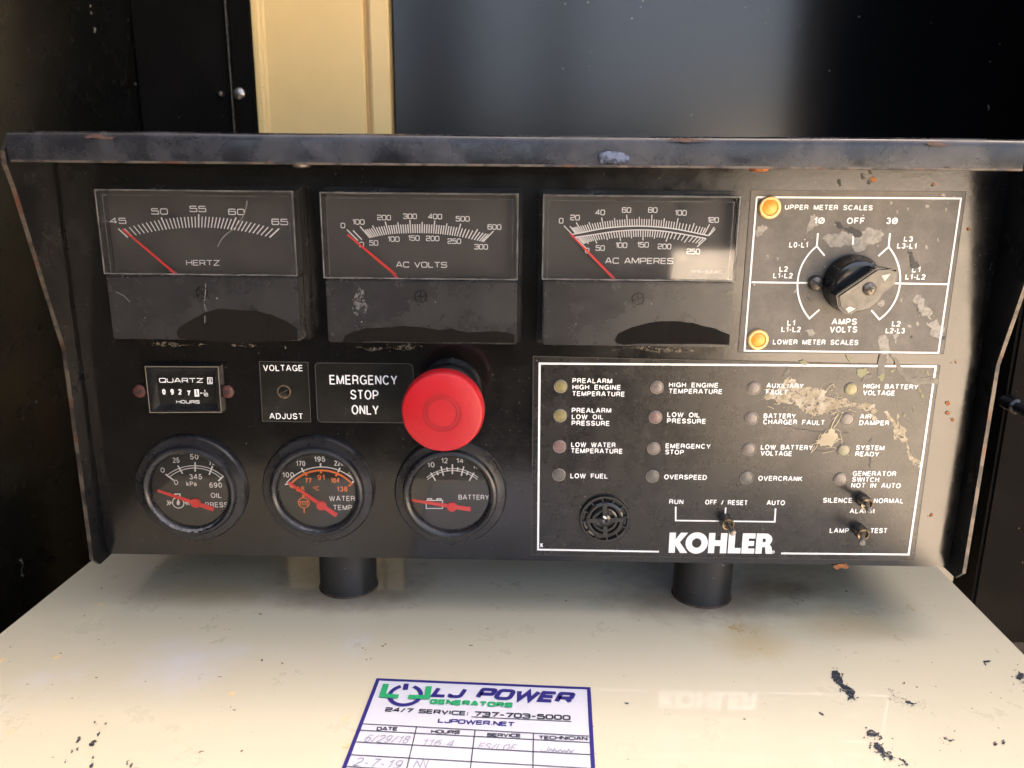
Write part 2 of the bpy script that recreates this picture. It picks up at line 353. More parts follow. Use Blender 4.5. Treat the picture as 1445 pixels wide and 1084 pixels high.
M['panel'] = mat('black_enamel', (.002, .002, .0024), .18, ior=1.58, mott=((.005, .005, .005), 14, .7, .4, .7), rvar=.05, bump=.06, bscale=420,
                 specks=[((.13, .12, .11), 1100, .735), ((.2, .19, .17), 330, .785)], dust=((.009, .009, .0095), 45, .25))
M['visor'] = mat('worn_black_enamel', (.007, .0075, .010), .27, ior=1.5, mott=[((.034, .035, .042), 38, .8, .42, .7), ((.006, .006, .008), 70, .9, .54, .66)], rvar=.16, bump=.08, bscale=300,
                 specks=[((.4, .38, .36), 420, .77)], dust=((.04, .04, .045), 160, .25))
M['side'] = mat('black_flange', (.005, .005, .0055), .32, spec=.35, mott=((.010, .009, .008), 30, .6, .45, .7), rvar=.1, bump=.03, specks=((.15, .13, .1), 600, .76))
M['edge'] = mat('bare_steel_edge', (.085, .07, .055), .5, .3, mott=[((.08, .03, .015), 60, .9, .52, .65), ((.015, .015, .015), 90, .9, .45, .6)])
M['cream'] = mat('cream_paint', (.69, .63, .455), .33, ior=1.5, mott=[((.65, .60, .47), 5, .35, .2, .8), ((.71, .70, .72), 9, .75, .57, .74), ((.68, .57, .38), 9, .2, .5, .85)], rvar=.07, bump=.03, bscale=120,
                 specks=[((.16, .1, .05), 230, .75), ((.60, .47, .24), 110, .76), ((.1, .09, .08), 420, .765)], dust=((.64, .59, .47), 120, .12), coat=1, coat_rough=.025)
_b = M['cream'].node_tree.nodes['Principled BSDF']; _b.inputs['Coat IOR'].default_value = 1.85
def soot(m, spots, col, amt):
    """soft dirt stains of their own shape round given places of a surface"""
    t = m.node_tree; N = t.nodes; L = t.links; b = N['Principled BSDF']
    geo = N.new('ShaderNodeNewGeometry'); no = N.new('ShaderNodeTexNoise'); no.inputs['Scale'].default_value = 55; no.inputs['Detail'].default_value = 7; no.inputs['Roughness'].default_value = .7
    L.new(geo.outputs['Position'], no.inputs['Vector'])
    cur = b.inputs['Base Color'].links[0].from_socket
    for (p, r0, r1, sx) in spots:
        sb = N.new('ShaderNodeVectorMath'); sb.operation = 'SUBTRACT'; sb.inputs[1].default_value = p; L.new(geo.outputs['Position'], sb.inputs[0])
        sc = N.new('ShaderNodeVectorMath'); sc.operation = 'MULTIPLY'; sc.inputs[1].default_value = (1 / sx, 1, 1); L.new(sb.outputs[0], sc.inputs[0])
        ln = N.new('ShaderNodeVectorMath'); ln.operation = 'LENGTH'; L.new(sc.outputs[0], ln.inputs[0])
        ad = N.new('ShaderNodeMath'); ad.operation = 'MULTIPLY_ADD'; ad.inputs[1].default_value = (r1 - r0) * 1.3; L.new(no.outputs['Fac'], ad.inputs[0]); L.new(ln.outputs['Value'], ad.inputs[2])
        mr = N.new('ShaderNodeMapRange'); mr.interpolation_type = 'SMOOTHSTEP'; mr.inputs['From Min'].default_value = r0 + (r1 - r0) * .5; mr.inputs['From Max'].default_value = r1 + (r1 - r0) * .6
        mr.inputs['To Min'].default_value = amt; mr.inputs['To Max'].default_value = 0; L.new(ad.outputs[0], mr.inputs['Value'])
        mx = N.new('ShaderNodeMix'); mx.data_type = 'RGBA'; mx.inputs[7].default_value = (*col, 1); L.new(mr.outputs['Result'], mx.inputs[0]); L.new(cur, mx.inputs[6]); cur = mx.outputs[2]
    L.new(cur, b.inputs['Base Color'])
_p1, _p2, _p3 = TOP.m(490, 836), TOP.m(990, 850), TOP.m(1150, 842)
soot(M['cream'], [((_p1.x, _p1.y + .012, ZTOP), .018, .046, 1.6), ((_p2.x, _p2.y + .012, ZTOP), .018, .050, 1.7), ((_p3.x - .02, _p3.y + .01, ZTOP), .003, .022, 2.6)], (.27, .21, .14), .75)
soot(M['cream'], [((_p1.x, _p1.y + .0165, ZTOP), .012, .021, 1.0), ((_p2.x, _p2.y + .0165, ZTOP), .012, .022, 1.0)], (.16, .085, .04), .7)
_q = [TOP.m(1060, 905), TOP.m(1200, 880), TOP.m(300, 835)]
soot(M['cream'], [((q.x, q.y, ZTOP), .004, .03, k) for q, k in zip(_q, (1.3, 1.8, 2.5))], (.56, .44, .23), .6)
M['grime'] = mat('grey_grime', (.23, .21, .18), .6, mott=((.4, .35, .27), 90, .9, .4, .6))
M['yellow'] = mat('yellow_cream_paint', (.84, .60, .245), .4, mott=((.78, .55, .22), 12, .6, .4, .7), specks=((.35, .22, .08), 160, .77), bump=.08, bscale=60, coat=.2)
M['wall'] = mat('gloss_black_wall', (.005, .005, .006), .19, ior=1.6, bump=.015, bscale=60,
                specks=[((.3, .3, .28), 120, .80), ((.2, .2, .2), 60, .80)])
M['lwall'] = mat('satin_black_wall', (.007, .007, .006), .25, ior=1.45, mott=((.014, .012, .01), 9, .6, .4, .7), rvar=.05)
M['post'] = mat('black_post', (.005, .0045, .004), .8, spec=.05, mott=((.009, .008, .007), 20, .7, .4, .7), specks=((.4, .3, .2), 350, .77))
M['leg'] = mat('black_tube', (.022, .022, .022), .38, mott=((.04, .035, .03), 40, .7, .4, .7), specks=((.45, .4, .35), 420, .73), rvar=.1)
M['rust'] = mat('rust', (.3, .1, .03), .8, mott=((.12, .04, .02), 300, .9, .4, .6))
M['ochre'] = mat('rust_ochre', (.30, .115, .03), .8, mott=((.2, .07, .03), 500, .9, .4, .6))
M['plate'] = mat('annunciator_film', (.009, .009, .0095), .27, spec=.45, mott=((.02, .018, .016), 20, .6, .4, .7), rvar=.06, bump=.02, bscale=900,
                 specks=((.3, .28, .25), 700, .77), dust=((.07, .065, .06), 60, .25))
M['splate'] = mat('selector_film', (.085, .079, .07), .48, spec=.3, mott=((.11, .103, .09), 24, .6, .4, .7), rvar=.06, bump=.02, bscale=900,
                  specks=((.45, .42, .36), 420, .75), dust=((.25, .22, .19), 60, .35))
M['bplate'] = mat('black_label_film', (.010, .010, .009), .22, ior=1.6, rvar=.06, mott=((.022, .02, .017), 30, .7, .4, .7), specks=((.2, .19, .17), 700, .76))
M['filmedge'] = mat('label_edge', (.05, .048, .044), .5)
M['white'] = mat('white_print', (.82, .82, .82), .5)
M['offwhite'] = mat('cream_white_print', (.84, .83, .81), .5)
M['worn_white'] = mat('worn_white_paint', (.42, .41, .38), .5)
M['orange'] = mat('orange_print', (.92, .21, .04), .5)
M['red'] = mat('needle_red', (.85, .015, .015), .4)
M['estop'] = mat('red_plastic', (.36, .004, .010), .42, mott=((.39, .009, .016), 30, .6, .4, .7), specks=((.95, .45, .25), 190, .79), rvar=.06, bump=.05)
M['groove'] = mat('red_groove', (.22, .001, .006), .6)
M['case'] = mat('meter_case', (.010, .010, .011), .22, ior=1.55, rvar=.08, specks=((.2, .2, .2), 700, .77))
M['dial'] = mat('dial_face', (.026, .022, .019), .6, mott=((.034, .029, .026), 40, .6, .4, .7))
M['gdial'] = mat('gauge_face', (.016, .016, .012), .6)
M['lower'] = mat('meter_cover', (.017, .017, .018), .27, ior=1.55, rvar=.06, mott=((.029, .029, .029), 25, .6, .4, .7), dust=((.07, .07, .072), 90, .2), specks=((.35, .35, .35), 500, .775))
M['refl_blob'] = mat('painted_reflection', (.010, .009, .008), .06, ior=1.5)  # dark reflection on the lower meter covers, painted as a glossy patch
M['clearedge'] = mat('clear_plastic_edge', (.02, .02, .021), .15, ior=1.5, mott=((.01, .01, .01), 120, .8, .4, .6))
M['brightedge'] = mat('worn_plastic_edge', (.13, .13, .13), .25, mott=((.04, .04, .04), 90, .9, .35, .65))
M['glass'] = glass('clear_plastic', .022, rough=.05)
M['gglass'] = glass('gauge_glass', .016, scale=90)
M['bezel'] = mat('gauge_bezel', (.010, .010, .012), .3, ior=1.55, mott=((.028, .028, .032), 60, .7, .5, .7), rvar=.1, specks=((.4, .38, .35), 500, .76))
M['crust'] = mat('pale_crust', (.16, .155, .16), .8, mott=((.05, .05, .05), 400, .9, .45, .6))
M['screw'] = mat('red_brown_screw', (.12, .04, .032), .45, .3, mott=((.05, .02, .018), 500, .9, .45, .6))
M['steel'] = mat('worn_steel', (.42, .39, .36), .3, .9, mott=((.2, .17, .13), 250, .8, .4, .65))
M['dsteel'] = mat('dull_steel', (.17, .145, .12), .38, .8, mott=((.06, .05, .04), 300, .9, .4, .65))
M['tog'] = mat('dark_bushing', (.19, .17, .14), .33, .8, mott=((.035, .03, .026), 300, .9, .42, .6))
M['brass'] = mat('dull_brass', (.34, .25, .15), .35, .8, mott=((.12, .08, .05), 300, .9, .4, .65))
M['knob'] = mat('black_knob', (.010, .010, .010), .15, ior=1.55, rvar=.07, mott=((.05, .045, .04), 90, .6, .55, .7))
M['knobtop'] = mat('knob_face_plate', (.07, .065, .056), .34, .3, ior=1.5, mott=((.12, .112, .095), 120, .8, .4, .68), rvar=.08, bump=.15)
M['lamp_amber'] = mat('amber_lens', (.80, .30, .03), .4, mott=((.82, .42, .08), 300, .8, .4, .65))
M['lamp_ring'] = mat('pale_amber_ring', (.85, .52, .19), .35)
for k, c in dict(dull=(.12, .10, .09), yellow=(.17, .148, .06), green=(.14, .135, .08), pink=(.14, .085, .08), grey=(.075, .072, .066)).items():
    M['lens_' + k] = mat('lens_' + k, c, .3, mott=(tuple(min(1, x * 1.7) for x in c), 500, .7, .4, .65), coat=.15, coat_rough=.3)
M['lens_rim'] = mat('lens_rim', (.33, .29, .24), .4, mott=((.1, .09, .08), 500, .8, .4, .65))
M['mud'] = mat('dried_mud', (.36, .31, .235), .85, mott=[((.25, .21, .13), 240, .9, .4, .6), ((.52, .47, .38), 150, .8, .5, .65)], holes=(300, .43))
M['straw'] = mat('dry_straw', (.50, .43, .29), .8)
M['pale'] = mat('bare_patch', (.26, .245, .215), .6, mott=((.17, .16, .14), 260, .9, .45, .6), holes=(420, .36))
M['sage'] = mat('green_film', (.20, .20, .11), .6, holes=(300, .38))
M['dark'] = mat('dark_fleck', (.02, .02, .022), .6)
M['chip'] = mat('dark_blue_paint', (.012, .016, .026), .6, mott=((.05, .06, .08), 500, .7, .45, .6), holes=(300, .42))
M['paper'] = mat('white_paper', (.60, .61, .67), .5, coat=.15, coat_rough=.2, mott=((.54, .55, .61), 60, .5, .4, .7))
M['navy'] = mat('navy_ink', (.022, .018, .17), .5)
M['ink'] = mat('black_ink', (.03, .03, .05), .6)
M['logo_green'] = mat('green_ink', (.02, .34, .13), .5)
M['pencil'] = mat('faded_pen', (.20, .20, .29), .7)
M['concrete'] = mat('pale_ground', (.52, .455, .37), .9, mott=[((.44, .385, .31), .8, .8, .35, .7), ((.5, .42, .33), 5, .6, .4, .7)])

# ------------------------------------------------------------------ setting: ground and generator housing
bm = bmesh.new(); bmesh.ops.create_grid(bm, x_segments=8, y_segments=8, size=400)
g = obj('ground', bm, M['concrete']); g['kind'] = 'structure'; g['label'] = 'pale sunlit ground around the generator housing'
YB = .35
LWX = -.356
o = obj('enclosure_side_wall', bbox((LWX - .03, -.72, .05), (LWX, YB + .08, 1.795)), M['lwall'])
tag(o, 'tall black satin side wall left of the control box, with a few chips', 'wall')
bm = bmesh.new()
WL = Surf((LWX, 0, 0), (1, 0, 0))
c1 = crop(0, 0, 3.0104)
for i, p in enumerate([(380, 25), (385, 56), (398, 128), (573, 357), (616, 398), (622, 426)]):
    x, y = c1(*p); L_ = 8 if i == 2 else 3.5
    splat(bm, WL, [(x - .9, y - L_ / 2), (x + 1, y - L_ / 2), (x + 1.8, y + L_ / 2), (x, y + L_ / 2)], .25, 2, .0004, i)
splat(bm, WL, [(25, 790), (29, 788), (34, 812), (29, 814)], .25, 2, .0004, 20)
splat(bm, WL, [(49, 566), (51, 566), (52, 569), (50, 569)], .25, 2, .0004, 21)
stains('paint_chip', bm, M['pale'], o)
BK = Surf((0, YB, 0), (0, -1, 0))
def bx(px, y=94): return BK.m(px, y).x
# black post with its seam and rivets
xa, xb = LWX, bx(358)
root = thing('enclosure_post', 'black upright post with a shiny seam between the left wall and yellow pillar', 'post', ((xa + xb) / 2, YB, .05))
xs = bx(327)
obj('post_face', bbox((xa + .002, YB, .05), (xs - .001, YB + .03, 1.795), .002), M['post'], root)
obj('post_flange', bbox((xs + .001, YB - .004, .05), (xb, YB + .03, 1.795), .0015), M['post'], root)
obj('seam_strip', bbox((xs - .0007, YB - .006, .05), (xs + .0007, YB + .01, 1.795), .0005), M['dsteel'], root)
for p in [(340, 133), (312, 133)]:
    bm = bmesh.new(); q = BK.m(*p); q.y = YB - .004 if p[0] > 327 else YB
    k = 1 if p[0] > 327 else .6
    lathe(bm, q, [(0.0056 * k, 0), (.0052 * k, .002), (.003 * k, .0035), (0, .004)], 24)
    obj('rivet', bm, M['steel'] if p[0] > 327 else M['dsteel'], root, True)
# yellow pillar
x0, x1, x2, x3 = bx(358.5), bx(372), bx(513), bx(550)
root = thing('enclosure_pillar', 'yellow cream painted steel pillar standing behind the visor', 'pillar', ((x0 + x3) / 2, YB, .05))
bm = bmesh.new()
prof = [(x0, YB + .06), (x0, YB), (x1 - .002, YB), (x1 + .001, YB + .004), (x2, YB + .004), (x2 + .0015, YB + .010), (x2 + .005, YB + .010), (x2 + .0065, YB - .001), (x3, YB - .001), (x3, YB + .06)]
lo = [bm.verts.new((a, b, .05)) for a, b in prof]; hi = [bm.verts.new((a, b, 1.795)) for a, b in prof]
for i in range(len(prof) - 1): bm.faces.new((lo[i], lo[i + 1], hi[i + 1], hi[i]))
bmesh.ops.bevel(bm, geom=[e for e in bm.edges if abs(e.verts[0].co.z - e.verts[1].co.z) > 1], offset=.0012, segments=3, affect='EDGES')
obj('pillar_face', bm, M['yellow'], root, True)
# black back panel and the right upright
o = obj('enclosure_back_panel', bbox((x3 + .002, YB + .012, .05), (1.05, YB + .04, 1.795), .002), M['wall'])
obj('rear_sheet', bbox((LWX - .03, YB + .075, .05), (1.05, YB + .08, 1.795)), M['lwall'], o)
obj('end_sheet', bbox((1.02, -.50, .05), (1.05, YB + .0745, 1.795)), M['lwall'], o)
tag(o, 'large glossy black back panel right of the yellow pillar, speckled with chips', 'panel')
bm = bmesh.new(); BP = Surf((0, YB + .012, 0), (0, -1, 0)); c2 = crop(780, 0, 2.173)
rnd = random.Random(5)
for i, (x, y, s) in enumerate([(37, 12, 6), (108, 8, 5), (275, 4, 6), (243, 57, 5), (270, 22, 4), (590, 23, 4), (660, 30, 4), (652, 72, 4), (938, 52, 4), (757, 80, 3), (31, 211, 5), (113, 204, 4), (848, 217, 4), (1160, 70, 3), (1340, 190, 4), (1335, 330, 8), (1370, 135, 3), (118, 160, 3)]):
    px, py = c2(x, y); r = s / 2.6; e = 2.5 if s == 8 else 1
    splat(bm, BP, [(px - r * .5, py - r * .4 * e), (px + r * .4, py - r * .6 * e), (px + r * .6, py + r * .3 * e), (px - r * .2, py + r * .6 * e)], .3, 2, .0004, i)
stains('paint_chip', bm, M['pale'], o)
root = thing('enclosure_upright', 'dark brown black steel upright at the right edge beside the cream top', 'upright', (.42, .09, .9))
RU = Surf((0, .09, 0), (0, -1, 0))
zb = RU.m(1437, 909).z; xl = RU.m(1398, 700).x
obj('upright_face', bbox((xl, .09, zb), (.62, .12, 1.795), .002), M['post'], root)
obj('upright_return', bbox((.59, .1205, zb), (.62, YB + .01, 1.795), .002), M['post'], root)
bm = bmesh.new(); q = RU.m(1420, 567)
lathe(bm, q, [(.005, 0), (.005, .012), (.0035, .013), (.0035, .03), (0, .031)], 20)
bm2 = bm; obj('latch_bolt', bm, M['case'], root, True)
o = obj('enclosure_roof', bbox((-.40, .07, 1.80), (1.06, YB + .09, 1.83)), M['lwall']); tag(o, 'black sheet roof over the generator housing', 'roof')
# added unseen blocker behind the camera, darkens the panel's reflections
o = thing('reflection_blocker', 'matt black sheet blocker added behind the camera to darken reflections', 'blocker', (-.2, -1.34, .1))
md = mat('matt_black_blocker', (.004, .004, .004), .8, spec=.05)
bm = bmesh.new()
for lo, hi in (((-.36, -1.36, .1), (.31, -1.33, 1.36)), ((.311, -1.36, .1), (.47, -1.33, 1.0)), ((.311, -1.36, 1.1), (.47, -1.33, 1.36)), ((-.39, -1.36, .1), (-.361, -.73, 1.36)), ((-.36, -1.359, 1.361), (-.16, -1.331, 1.9)), ((.04, -1.359, 1.361), (.13, -1.331, 1.9))): box(bm, lo, hi)  # gap shaped for glare on a meter, tall strips to break back-panel reflections
obj('blocker_sheet', bm, md, o)

# ------------------------------------------------------------------ cream cabinet under the panel
cab = thing('generator_cabinet', 'glossy cream painted steel cabinet top carrying the control box, stained and chipped', 'cabinet', (0, 0, .3))
A, B = TOP.m(135, 782.5), TOP.m(0, 889.8); Cc, D = TOP.m(1331.8, 804.7), TOP.m(1436.8, 909.7)
def online(a, b, y): t = (y - a.y) / (b.y - a.y); return a.x + (b.x - a.x) * t
yf, yk = -.25, .24
bm = bmesh.new()
P = [(online(A, B, yk), yk), (online(Cc, D, yk), yk), (online(Cc, D, yf), yf), (online(A, B, yf), yf)]
hexa(bm, [V((x, y, .3)) for x, y in P] + [V((x, y, ZTOP)) for x, y in P], .0025)
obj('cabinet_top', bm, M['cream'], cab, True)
# stains and chips on the top
cr = crop(850, 780, 2.4286)
bm = bmesh.new()
def TS(pts, cf, **k): splat(bm, TOP, [cf(*p) for p in pts], **k)
TS([(785, 410), (800, 405), (822, 425), (838, 460), (862, 495), (865, 510), (842, 508), (826, 478), (800, 450), (783, 430)], cr, amp=.35, lv=3, seed=3, bits=34, spread=4, size=1.6)
TS([(905, 615), (930, 612), (960, 635), (955, 642), (930, 632), (905, 628)], cr, amp=.35, lv=3, seed=4, bits=14, spread=4, size=1.5)
TS([(925, 650), (945, 655), (965, 665), (990, 695), (985, 715), (960, 705), (935, 680)], cr, amp=.35, lv=3, seed=5, bits=34, spread=5, size=1.7)
TS([(1015, 705), (1035, 710), (1050, 728), (1035, 726)], cr, amp=.35, lv=3, seed=6, bits=8, spread=4, size=1.3)
TS([(1038, 512), (1060, 515), (1080, 520), (1060, 523)], cr, amp=.35, lv=3, seed=7, bits=20, spread=9, size=1)
TS([(1338, 652), (1350, 650), (1352, 660), (1340, 661)], cr, amp=.3, lv=2, seed=8)
TS([(1366, 646), (1378, 643), (1380, 655), (1368, 656)], cr, amp=.3, lv=2, seed=9)
TS([(1170, 632), (1185, 640), (1210, 645), (1195, 650), (1172, 642)], cr, amp=.35, lv=3, seed=10, bits=12, spread=8, size=1)
TS([(1425, 410), (1445, 420), (1445, 450), (1430, 440)], cr, amp=.4, lv=3, seed=11, bits=22, spread=6, size=1.2)
TS([(1305, 372), (1330, 370), (1330, 374), (1310, 376), (1316, 390), (1312, 388)], cr, amp=.2, lv=1, seed=12)
TS([(742, 548), (762, 558), (755, 560)], cr, amp=.2, lv=2, seed=13)
TS([(75, 515), (92, 518), (82, 522)], cr, amp=.2, lv=2, seed=14)
TS([(660, 125), (675, 127), (664, 130)], cr, amp=.2, lv=2, seed=15)
cl = crop(0, 760, 2.89)
for i, (x, y, s) in enumerate([(318, 825, 11), (380, 838, 12), (403, 800, 7), (386, 752, 6), (432, 758, 6), (294, 870, 6), (318, 860, 6), (268, 912, 7), (380, 895, 7), (376, 928, 9), (520, 918, 8), (535, 928, 8), (425, 435, 3), (1070, 498, 4), (345, 316, 3), (414, 205, 3), (940, 690, 3)]):
    TS([(x - s, y + s * .9), (x - s * .1, y - s), (x + s, y - s * 1.1), (x + s * .3, y + s * .7)], cl, amp=.35, lv=3, seed=30 + i, bits=2 if s > 5 else 0, spread=1.5, size=.8)
stains('paint_chip', bm, M['chip'], cab)
bm = bmesh.new()
TS([(430, 255), (470, 245), (495, 262), (480, 272), (440, 268)], cr, amp=.4, lv=3, seed=41, bits=10, spread=5, size=1.6)
TS([(450, 215), (490, 200), (500, 205), (470, 228)], cr, amp=.4, lv=3, seed=42, bits=8, spread=4, size=1.2)
TS([(500, 282), (530, 278), (525, 290)], cr, amp=.4, lv=3, seed=43, bits=6, spread=6, size=1)
TS([(1035, 182), (1060, 182), (1075, 196), (1050, 192)], cr, amp=.4, lv=3, seed=44, bits=5, spread=4, size=1)
TS([(795, 708), (800, 712), (794, 716)], cr, amp=.4, lv=2, seed=45)
TS([(605, 390), (612, 393), (607, 398)], cr, amp=.4, lv=2, seed=46)
stains('ochre_stain', bm, mat('ochre_stain', (.48, .37, .17), .6, holes=(240, .5)), cab)
bm = bmesh.new()
TS([(640, 150), (690, 142), (720, 155), (690, 168), (650, 165)], cr, amp=.4, lv=3, seed=47, bits=20, spread=7, size=1.2)
TS([(970, 470), (1020, 480), (1040, 510), (1000, 520), (975, 500)], cr, amp=.5, lv=3, seed=48, bits=26, spread=9, size=1)
stains('grime_stain', bm, mat('grime_stain', (.36, .31, .24), .7, holes=(300, .52)), cab)
bm = bmesh.new()
for i, (x, y) in enumerate([(225, 490), (410, 268), (40, 790), (10, 495), (938, 637), (1410, 735), (1410, 848)]):
    TS([(x - 18, y + 10), (x - 2, y - 4), (x + 20, y - 10), (x + 4, y + 6)], cl, amp=.3, lv=3, seed=60 + i)
stains('flaked_paint', bm, mat('bare_cream', (.74, .58, .30), .5), cab)
# grime ring and dirt round the feet of the posts are on the posts' own flanges

# ------------------------------------------------------------------ the control box
box_root = thing('control_panel', 'black generator control box under a visor, with meters, gauges, warning lamps and switches', 'control panel', (-.02, .05, ZTOP))
R0 = box_root
F0 = PF(0.0)
xL = (F0.m(77, 228).x + F0.m(150, 783).x) / 2; xR = F0.m(1340, 801).x
zB = (F0.m(150, 784).z + F0.m(1340, 800).z) / 2
HV = .041
FV = PF(HV)
zVt = (FV.m(20, 187).z + FV.m(1400, 197).z) / 2 + .0006; zVb = (FV.m(30, 229).z + FV.m(1420, 239).z) / 2
obj('panel_face', bbox((xL, 0, zB), (xR, .0025, zVt), .0012), M['panel'], R0)
obj('bottom_plate', bbox((xL + .001, .0027, zB + .0005), (xR - .001, .10, zB + .003)), M['side'], R0)
obj('back_plate', bbox((xL + .001, .1002, zB + .0005), (xR - .001, .1025, zVt - .002)), M['side'], R0)
# visor: top sheet, rounded bend, front lip
bm = bmesh.new()
vx0, vx1 = FV.m(9, 200).x, FV.m(1447, 215).x
pr = [(.1025, zVt)] + [(-HV + .004 - .004 * math.sin(a), zVt - .004 + .004 * math.cos(a)) for a in [math.radians(k * 15) for k in range(7)]] + [(-HV, zVb)]
inn = [(-HV + .0018, zVb), (-HV + .0018, zVt - .004)] + [(-HV + .004 - .0022 * math.sin(a), zVt - .004 + .0022 * math.cos(a)) for a in [math.radians(k * 15) for k in range(5, -1, -1)]] + [(.1025, zVt - .0018)]
out = pr + inn
NX = 60
rows = []
for k in range(NX + 1):
    x = vx0 + (vx1 - vx0) * k / NX
    rows.append([bm.verts.new((x, y + (.0006 * mnoise.noise(V((x * 14, y * 3, 1.3))) if y < 0 else 0), z + .0007 * mnoise.noise(V((x * 9, 2.1, 0))))) for y, z in out])
n_ = len(out)
for k in range(NX):
    for i in range(n_): bm.faces.new((rows[k][i], rows[k][(i + 1) % n_], rows[k + 1][(i + 1) % n_], rows[k + 1][i]))
bm.faces.new(rows[0]); bm.faces.new(rows[-1])
vis = obj('visor', bm, M['visor'], R0, True, True)
# pale worn lower edge of the lip, rust and dents
bm = bmesh.new(); box(bm, (vx0 + .001, -HV - .0006, zVb - .0004), (vx1, -HV + .0019, zVb + .0007), .0003, 1)
obj('worn_edge', bm, M['edge'], vis)
bm = bmesh.new()
SV = PF(HV + .0013)
def VS(pts, **k): splat(bm, SV, pts, off=.0, **k)
VS([(118, 193), (162, 194), (158, 197), (122, 196)], amp=.08, lv=3, seed=1)
VS([(372, 229), (378, 226), (383, 229), (378, 232)], amp=.3, lv=3, seed=2)
VS([(1306, 201), (1340, 202), (1334, 207), (1316, 207)], amp=.1, lv=3, seed=3)
VS([(930, 196.5), (1002, 197.5), (985, 200), (950, 199)], amp=.06, lv=3, seed=4)
VS([(1335, 236), (1345, 235), (1343, 238), (1336, 238)], amp=.3, lv=2, seed=5)
stains('rust_patch', bm, mat('pink_rust', (.075, .036, .026), .7, mott=((.03, .02, .018), 400, .9, .4, .6)), vis)
bm = bmesh.new()
splat(bm, SV, [(845, 218), (858, 213), (880, 216), (889, 222), (887, 230), (868, 231), (848, 230)], .12, 3, 0, 4, 3, 2, 1)
obj('dent', bm, mat('blue_bare_dent', (.13, .16, .24), .25, .4, mott=((.02, .02, .025), 160, .9, .45, .6)), vis, True)
for p in [(433, 234), (1063, 239)]:
    bm = bmesh.new(); q = PF(.02).m(*p)
    lathe(bm, V((q.x, -.03, zVb + .004)), [(.0056, 0), (.0056, .003), (.004, .0055), (0, .006)], 24, V((0, 0, -1)))
    obj('visor_bolt', bm, M['dsteel'] if p[0] < 800 else M['rust'], R0, True)
# side plates with their bent front edge
def side(sgn, X):
    zk = PF(.012).m(95, 495).z if sgn < 0 else PF(.012).m(1405, 515).z
    prof = [(0.1025, zVt - .0022), (-HV + .006, zVt - .0022), (-HV + .0002, zVt - .009), (-HV + .0002, zVb - .0015), (-HV + .0045, zVb - .012), (-.0125, zk), (-.0125, zB + .003), (-.006, zB - .003), (.1025, zB - .003)]
    bm = bmesh.new(); t = .0018
    slab(bm, [V((X, y, z)) for y, z in prof], (sgn, 0, 0), t)
    for v in bm.verts: pass
    o = obj('side_plate', bm, M['side'], R0)
    bm = bmesh.new()
    for (ya, za), (yb_, zb_) in zip(prof[2:6], prof[3:7]):
        d = V((0, yb_ - ya, zb_ - za)); nn = V((0, -d.z, d.y)).normalized() if True else None
        if nn.y > 0: nn = -nn
        a, b = V((X - sgn * .0001, ya, za)), V((X - sgn * .0001, yb_, zb_)); e = V((sgn * (t + .0002), 0, 0))
        hexa(bm, [a - nn * .0004, b - nn * .0004, b - nn * .0004 + e, a - nn * .0004 + e, a + nn * .0003, b + nn * .0003, b + nn * .0003 + e, a + nn * .0003 + e])
    obj('worn_edge', bm, M['edge'], o)
side(-1, xL - .0003); side(1, xR + .0003)
# support posts
for p, y0 in (((484, 845), 0), ((998, 859), 0)):
    q = TOP.m(*p); r = .0178
    bm = bmesh.new()
    lathe(bm, V((q.x, q.y + r, ZTOP)), [(r, .0005), (r, zB - ZTOP + .001)], 48, V((0, 0, 1)))
    po = obj('support_post', bm, M['leg'], R0, True)
    bm = bmesh.new(); lathe(bm, V((q.x, q.y + r, ZTOP)), [(r - .001, .0014), (r + .0003, .0011), (r + .0008, .0003)], 48, V((0, 0, 1)))
    obj('rusty_weld', bm, mat('weld_rust', (.10, .055, .03), .7, mott=((.03, .025, .02), 200, .9, .4, .6)), po, True)

